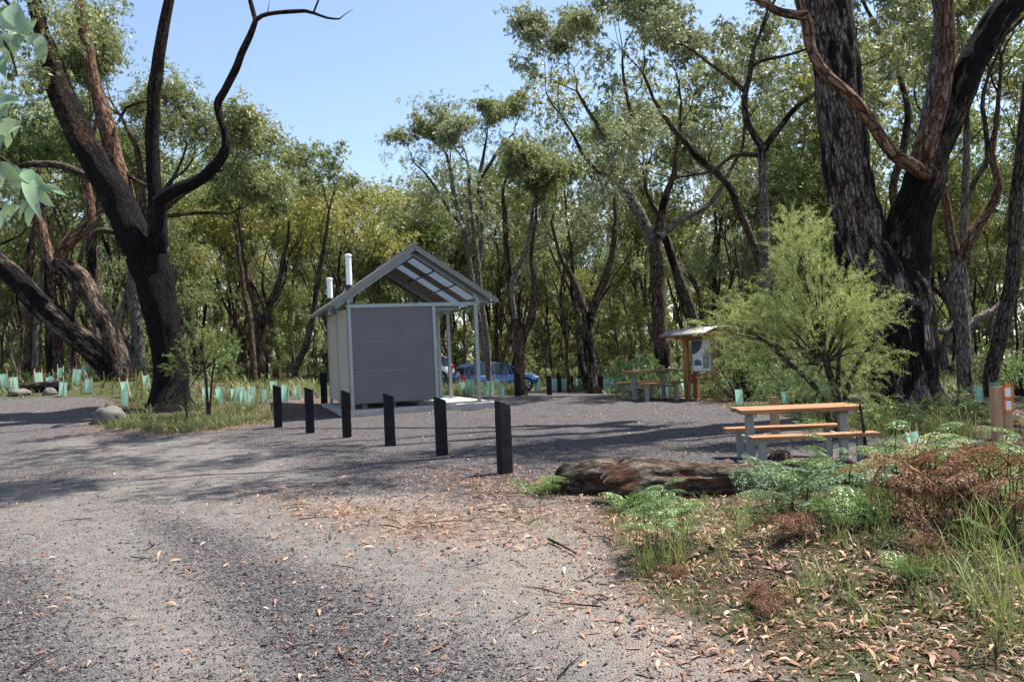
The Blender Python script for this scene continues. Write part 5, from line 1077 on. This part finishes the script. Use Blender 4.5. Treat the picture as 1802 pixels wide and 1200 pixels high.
fern('blue', 1372, 925, 1.5, 'blue green fern standing before the knot of the log')
fern('blue', 1400, 930, 1.3, 'upright blue green fern right of the log knot')
fern('blue2', 1465, 955, 1.6, 'broad pale blue fern with drooping fronds in the right foreground')
fern('blue', 1505, 940, 1.4, 'blue green fern beside the broad pale blue one')
for i, (px, py, s, k) in enumerate([(1540,905,1.05,'pale'),(1590,900,1.15,'pale'),(1640,905,1.2,'pale'),(1700,905,1.2,'pale'),(1750,915,1.1,'pale'),(1800,930,1.1,'pale'),(1565,880,1,'tall'),(1670,885,1.1,'tall'),(1490,880,.9,'tall'),(1790,890,1.1,'tall'),(1740,880,1.0,'pale'),(1620,880,1.0,'pale')]):
    fern(k, px, py, s, ('pale green bracken on top of the brown mass, against the bleached log' if k == 'pale' else 'stalked green bracken rising behind the brown mass'), 'pale bracken over the brown mass' if k == 'pale' else 'green bracken behind the brown mass')
for i, (px, py, s, k) in enumerate([(1385,985,.8,'brown2'),(1420,990,.9,'brown2'),(1530,960,.8,'brown2'),(1600,970,1.0,'brown'),(1640,990,1.1,'brown'),(1690,975,1.2,'brown'),(1730,990,1.2,'brown'),(1630,1040,.8,'brown2'),(1345,1080,.6,'brown2'),(1360,1095,.6,'brown2'),(1770,1000,1.1,'brown'),(1185,1030,.5,'brown2')]):
    fern(k, px, py, s, 'dead brown bracken in the right foreground' if px > 1500 else 'small withered brown fern on the leaf litter', 'dead bracken mass' if px > 1500 else 'small withered ferns')
for i, (px, py, s, k) in enumerate([(1440,930,1.2,'tall'),(1545,975,1.3,'dark'),(1500,985,1.1,'dark'),(1600,925,1.3,'tall'),(1690,920,1.3,'tall'),(1750,1005,1.2,'dark'),(1530,905,1.2,'blue2'),(1580,925,1.3,'dark'),(1655,930,1.3,'dark'),(1720,945,1.3,'dark'),(1770,960,1.2,'tall'),(1610,1060,.8,'dark')]):
    fern(k, px, py, s, 'green frond cluster pushing up through the dead bracken', 'green fronds within the bracken')
for i, (px, py, s, k) in enumerate([(1460,770,.8,'tall'),(1650,770,.9,'low'),(1420,765,.7,'tall'),(1722,790,.6,'low'),(1380,715,.9,'low'),(1475,720,1,'brown'),(1340,718,1,'low'),(1790,760,1,'brown2'),(1620,765,.9,'tall')]):
    fern(k, px, py, s, ['stalked fern behind the near table', 'low fern at the foot of the giant tree', 'stalked fern left of the giant tree, behind the table boards', 'low bright fern in front of the pair of posts', 'fern behind the short orange post', 'brown fern below the wispy shrub', 'low fern right of the square green guard', 'brown fern right of the posts', 'stalked fern between table and giant tree'][i])

# ------------------------------------------------------------------ grasses: nobody could count the blades
class Blades:
    def __init__(s): s.V = []; s.R = []; s.n = 0
    def add(s, B, H, bend, w, rnd, rng):
        n = len(B); a = rng.uniform(0, 6.28, n); dr = np.stack([np.cos(a), np.sin(a), np.zeros(n)], 1); sd_ = np.stack([-np.sin(a+rng.normal(0, .8, n)), np.cos(a), np.zeros(n)], 1); rows_ = []
        for k, (t_, ww) in enumerate(((0, 1), (.4, .85), (.75, .55), (1, .05))):
            c_ = B+dr*(bend*H*t_**2)[:, None]; c_[:, 2] += H*(t_-.35*np.minimum(bend, 1.2)*t_**3); rows_.append((c_-sd_*(w*ww/2)[:, None], c_+sd_*(w*ww/2)[:, None]))
        s.V.append(np.stack([p for r_ in rows_ for p in r_], 1).reshape(-1, 3)); s.R.append(np.repeat(rnd, 8)); s.n += n
    def mesh(s, name, m_):
        V = np.vstack(s.V); b0 = (np.arange(s.n)*8)[:, None]; Q_ = np.concatenate([b0+np.array([[2*k, 2*k+1, 2*k+3, 2*k+2]]) for k in range(3)], 0); return npmesh(name, V, Q_, m_, {'rnd': np.concatenate(s.R)})
rng = np.random.default_rng(31)
def tufts(bl, spots, per, rng, h, w, rad=.06, bend=(.2, .9), tone=(0, 1)):
    for (x, y, s) in spots:
        n = max(3, int(per*rng.uniform(.6, 1.4))); B = np.stack([x+rng.normal(0, rad*s, n), y+rng.normal(0, rad*s, n), np.zeros(n)], 1); B[:, 2] = gh(B[:, 0], B[:, 1])-.01; t0 = rng.uniform(*tone)
        bl.add(B, h*s*rng.uniform(.4, 1.2, n), rng.uniform(*bend, n), w*rng.uniform(.6, 1.3, n)*s, np.clip(t0*.6+rng.random(n)*.4, 0, 1), rng)
def pxs(n, rng, poly):
    P = wpoly(poly); lo, hi = P.min(0), P.max(0); out = []
    while len(out) < n:
        c_ = rng.uniform(lo, hi, (n*3, 2)); k = inside(c_[:, 0], c_[:, 1], P) > 0; out += list(c_[k])
    return [(a_, b_, rng.uniform(.6, 1.3)) for a_, b_ in out[:n]]
bl = Blades()
tufts(bl, pxs(210, rng, [(165,755),(175,715),(250,695),(450,700),(510,735),(430,748),(300,765)]), 20, rng, .27, .010, .09, (.3, 1.1), (0, .25))  # island grass: the burnt tree's shade is put into its dark olive tone
tufts(bl, pxs(120, rng, [(175,750),(180,738),(450,735),(420,750),(300,765)]), 22, rng, .24, .010, .08, (.5, 1.3), (0, .3))  # front of the island, shade painted in by the same low tone
tufts(bl, pxs(240, rng, [(1400,735),(1700,735),(1740,780),(1560,770),(1420,760)]), 20, rng, .30, .008, .07)
tufts(bl, pxs(900, rng, [(1060,880),(1300,880),(1500,830),(1802,850),(1900,1200),(1480,1200),(1250,1100),(1120,1060)]), 9, rng, .13, .005, .05, (.2, 1))
tufts(bl, pxs(170, rng, [(790,702),(910,696),(905,686),(790,688)]), 22, rng, .55, .02, .15, (.2, .9), (.3, 1))
tufts(bl, pxs(300, rng, [(1250,706),(1460,712),(1460,690),(1250,690)]), 16, rng, .35, .015, .12, (.3, 1))
tufts(bl, pxs(240, rng, [(0,703),(180,698),(200,676),(0,672)]), 9, rng, .3, .016, .12, (.3, 1), (0, .4))
tufts(bl, pxs(150, rng, [(370,705),(560,700),(560,680),(370,690)]), 16, rng, .35, .018, .12, (.3, 1))
tufts(bl, pxs(90, rng, [(900,850),(1000,870),(1050,960),(1000,980),(900,900)]), 6, rng, .08, .004, .04)
tag(link('grass', bl.mesh('grass', LM['grass'])), 'dry grass tufts over the verges and the island', 'grass', kind='stuff')
bl = Blades()
gsp = lambda L: [(*gnd(x, y)[:2], s) for (x, y, s) in L]
tufts(bl, gsp([(1790,1010,1.2),(1760,1060,1.1),(1800,1080,1.2),(1740,985,1),(1790,960,1.1),(1720,1100,.8),(1780,1130,1),(1700,1030,.8),(1640,1060,.8),(1560,1010,.7),(1490,1010,.6),(1750,1150,.8),(1450,960,.6)]), 38, rng, .50, .005, .08, (.2, .9), (.2, .9))
tufts(bl, gsp([(1550,770,1),(1530,800,.8),(1555,800,.8),(1610,790,.7),(1575,830,.7),(1655,800,.6)]), 26, rng, .55, .009, .06, (.2, .8), (.5, 1))
tufts(bl, gsp([(1165,1020,1),(1150,1010,.9),(1185,1015,1),(1130,1020,.8),(1205,1000,.7)]), 45, rng, .28, .005, .06, (.1, .5), (.3, 1))
tufts(bl, gsp([(1310,960,.8),(1325,950,.9),(1245,910,.8),(1370,940,.9),(1415,1080,.8),(1610,1100,.9),(1605,1080,.8),(1540,1120,.7),(1500,1090,.6),(1690,1080,.8),(1270,1010,.5),(1440,1060,.7),(1650,1110,.6)]), 26, rng, .30, .006, .05, (.2, .8), (.3, 1))
tufts(bl, gsp([(730,925,.5),(738,930,.5),(960,955,.5),(72,1065,.45),(60,1060,.4),(750,700,.8),(1590,1060,1)]), 14, rng, .16, .004, .04, (.3, 1), (.5, 1))
tag(link('lush_grass', bl.mesh('lush_grass', LM['lush'])), 'fresh green grass clumps among the ferns and at the right edge', 'grass', kind='stuff')
# undergrowth of the forest floor
bl = Blades(); n = 11000; X = rng.uniform(-48, 48, n); Yv = rng.uniform(22, 75, n); k = inside(X, Yv, CLEAR) < -.4; k &= ~((X > -14) & (X < 3) & (Yv > 30) & (Yv < 48)); k &= ~((X > -8) & (X < 1) & (Yv < 28))
for (x, y) in zip(X[k], Yv[k]):
    m_ = 7; B = np.stack([x+rng.normal(0, .3, m_), y+rng.normal(0, .3, m_), np.zeros(m_)], 1); B[:, 2] = g1(x, y)-.03; bl.add(B, rng.uniform(.2, .6, m_), rng.uniform(.2, 1.2, m_), rng.uniform(.02, .06, m_), np.clip(rng.random()*.6+rng.random(m_)*.4, 0, 1)*.6, rng)
tag(link('undergrowth', bl.mesh('undergrowth', LM['grass'])), 'low grassy undergrowth on the forest floor', 'undergrowth', kind='stuff')

# ------------------------------------------------------------------ fallen leaves, sticks, loose stones
def scatter(n, x0, x1, y0, y1, dens, rng, pw=1.0):
    X = rng.uniform(x0, x1, n); Y_ = y0*(y1/y0)**(rng.random(n)**pw); k = np.abs(X) < (Y_*.68+1.5); X, Y_ = X[k], Y_[k]
    m_ = masks(X, Y_); k = rng.random(len(X)) < dens(X, Y_, *m_); return X[k], Y_[k]
patch = lambda x, y, f=1.3: .5+.5*np.sin(x*f+2*np.sin(y*f*.7))*np.sin(y*f*1.2+1.5*np.sin(x*f*.8))
def ld(x, y, sd, pt, li, cl):
    base = np.clip(li*(.35+.65*patch(x, y, 2.2)**1.5)+pt*.06+.11*cl*(.3+patch(x, y, 1.1))*(1-sd*.6)+(1-cl)*.5, 0, 1)
    return base
X, Y_ = scatter(320000, -14, 14, 3.0, 24, ld, rng, .9)
n = len(X); Z = gh(X, Y_); a = rng.uniform(0, 6.28, n); L = rng.gamma(4.5, .0088, n)+.013; Wd = L*rng.uniform(.13, .28, n)
tl = rng.normal(0, .28, n); D = np.stack([np.cos(a), np.sin(a), tl*.5], 1); S = np.stack([-np.sin(a), np.cos(a), rng.normal(0, .35, n)], 1); S = unit(S)*Wd[:, None]/2
c0 = np.stack([X, Y_, Z+.006+np.abs(tl)*L*.25], 1); cv = rng.uniform(-.2, .35, n)*L; up_ = np.array([0, 0, 1.])
rows_ = [c0-D*L[:, None]*.5, c0-D*L[:, None]*.15+up_*cv[:, None], c0+D*L[:, None]*.2+up_*cv[:, None], c0+D*L[:, None]*.5]
V = np.stack([rows_[0]-S*.1, rows_[0]+S*.1, rows_[1]-S, rows_[1]+S, rows_[2]-S*.85, rows_[2]+S*.85, rows_[3]-S*.05, rows_[3]+S*.05], 1).reshape(-1, 3)
b0 = (np.arange(n)*8)[:, None]; Q_ = np.concatenate([b0+np.array([[2*k, 2*k+1, 2*k+3, 2*k+2]]) for k in range(3)], 0)
tag(link('leaf_litter', npmesh('leaf_litter', V, Q_, LM['litter'], {'rnd': np.repeat(np.clip(rng.beta(1.5, 2.1, n), 0, 1), 8)})), 'orange and tan fallen eucalypt leaves', 'leaf litter', kind='stuff')
print('litter leaves', n)
tb = Tubes(); X, Y_ = scatter(5200, -9, 10, 3.2, 18, lambda x, y, sd, pt, li, cl: .04+.5*li+.25*(1-cl), rng)
for x, y in zip(X, Y_):
    a = rng.uniform(0, 6.28); L = rng.uniform(.05, .35)*(1 if rng.random() < .85 else 2); z = float(gh(np.array([x]), np.array([y]))[0]); d = np.array([math.cos(a), math.sin(a), 0]); r = rng.uniform(.0018, .006)
    p0 = np.array([x, y, z+r+.004]); tb.add([p0, p0+d*L*.5+np.array([0, 0, rng.uniform(0, .02)])+rng.normal(0, .008, 3), p0+d*L+np.array([0, 0, rng.uniform(0, .03)])], [r, r*.9, r*.5], 5)
tag(link('fallen_twigs', tb.mesh('fallen_twigs', BM['lean'])), 'small fallen twigs scattered over the litter', 'twigs', kind='stuff')
def stonesd(x, y, sd, pt, li, cl): return np.clip((1-sd*.92)*(1-pt*.9)*cl*(.25+.35*patch(x, y, 1.7)+.5*padm(x, y)), 0, 1)*np.clip(1.25-y/16, .1, 1)
X, Y_ = scatter(420000, -9, 9, 2.8, 14, stonesd, rng, 1.0); n = len(X); s = rng.gamma(2.6, .0017, n)+.0025; Z = gh(X, Y_)
O6 = np.array([(1, 0, 0), (0, 1, 0), (-1, 0, 0), (0, -1, 0), (0, 0, .7), (0, 0, -.7)], float); F8 = np.array([(0, 1, 4), (1, 2, 4), (2, 3, 4), (3, 0, 4), (1, 0, 5), (2, 1, 5), (3, 2, 5), (0, 3, 5)])
V = O6[None]*s[:, None, None]*rng.uniform(.55, 1.3, (n, 6, 1)); a = rng.uniform(0, 6.28, n); ca, sa = np.cos(a)[:, None], np.sin(a)[:, None]
V = np.stack([V[..., 0]*ca-V[..., 1]*sa, V[..., 0]*sa+V[..., 1]*ca, V[..., 2]], -1)+np.stack([X, Y_, Z+s*.25], 1)[:, None]
Fs = (F8[None]+(np.arange(n)*6)[:, None, None]).reshape(-1, 3)
m, t, b = mat('loose_stones'); t.links.new(ramp(t, attr(t, 'rnd').outputs['Fac'], [(0, (.011, .010, .012)), (.55, (.045, .041, .045)), (.88, (.10, .094, .095)), (1, (.26, .24, .22))]), b.inputs['Base Color']); b.inputs['Roughness'].default_value = .85
tag(link('loose_gravel', npmesh('loose_gravel', V.reshape(-1, 3), Fs, m, {'rnd': np.repeat(rng.random(n), 6)}, k=3)), 'loose grey gravel stones on the track', 'gravel', kind='stuff')
print('stones', n)
# bark strips and sticks worth naming
for i, (pts, r, lab) in enumerate([([(965,955),(985,965),(1015,985)], .012, 'bleached white stick lying on the sand left of the tall ferns'), ([(1210,1010),(1250,1000),(1285,985)], .008, 'pale stick lying in the litter right of the tall ferns'),
                                   ([(1470,1070),(1530,1105),(1590,1140)], .007, 'long thin pale stick sloping through the dark litter at the right'), ([(1300,1085),(1345,1070),(1375,1080)], .008, 'short curved stick in the litter below the small withered ferns')]):
    P = np.array([gpos(*q) for q in pts]); P[:, 2] += r+.012; b0 = P[0].copy(); tb = Tubes(); tb.add(*catmull(P-b0, [r, r*.9, r*.4], .04), 7, .2, i, cap=True); o = link('stick', tb.mesh('stick', BM['log'] if i else BM['lean'])); o.location = [float(v) for v in b0]; tag(o, lab, 'stick')
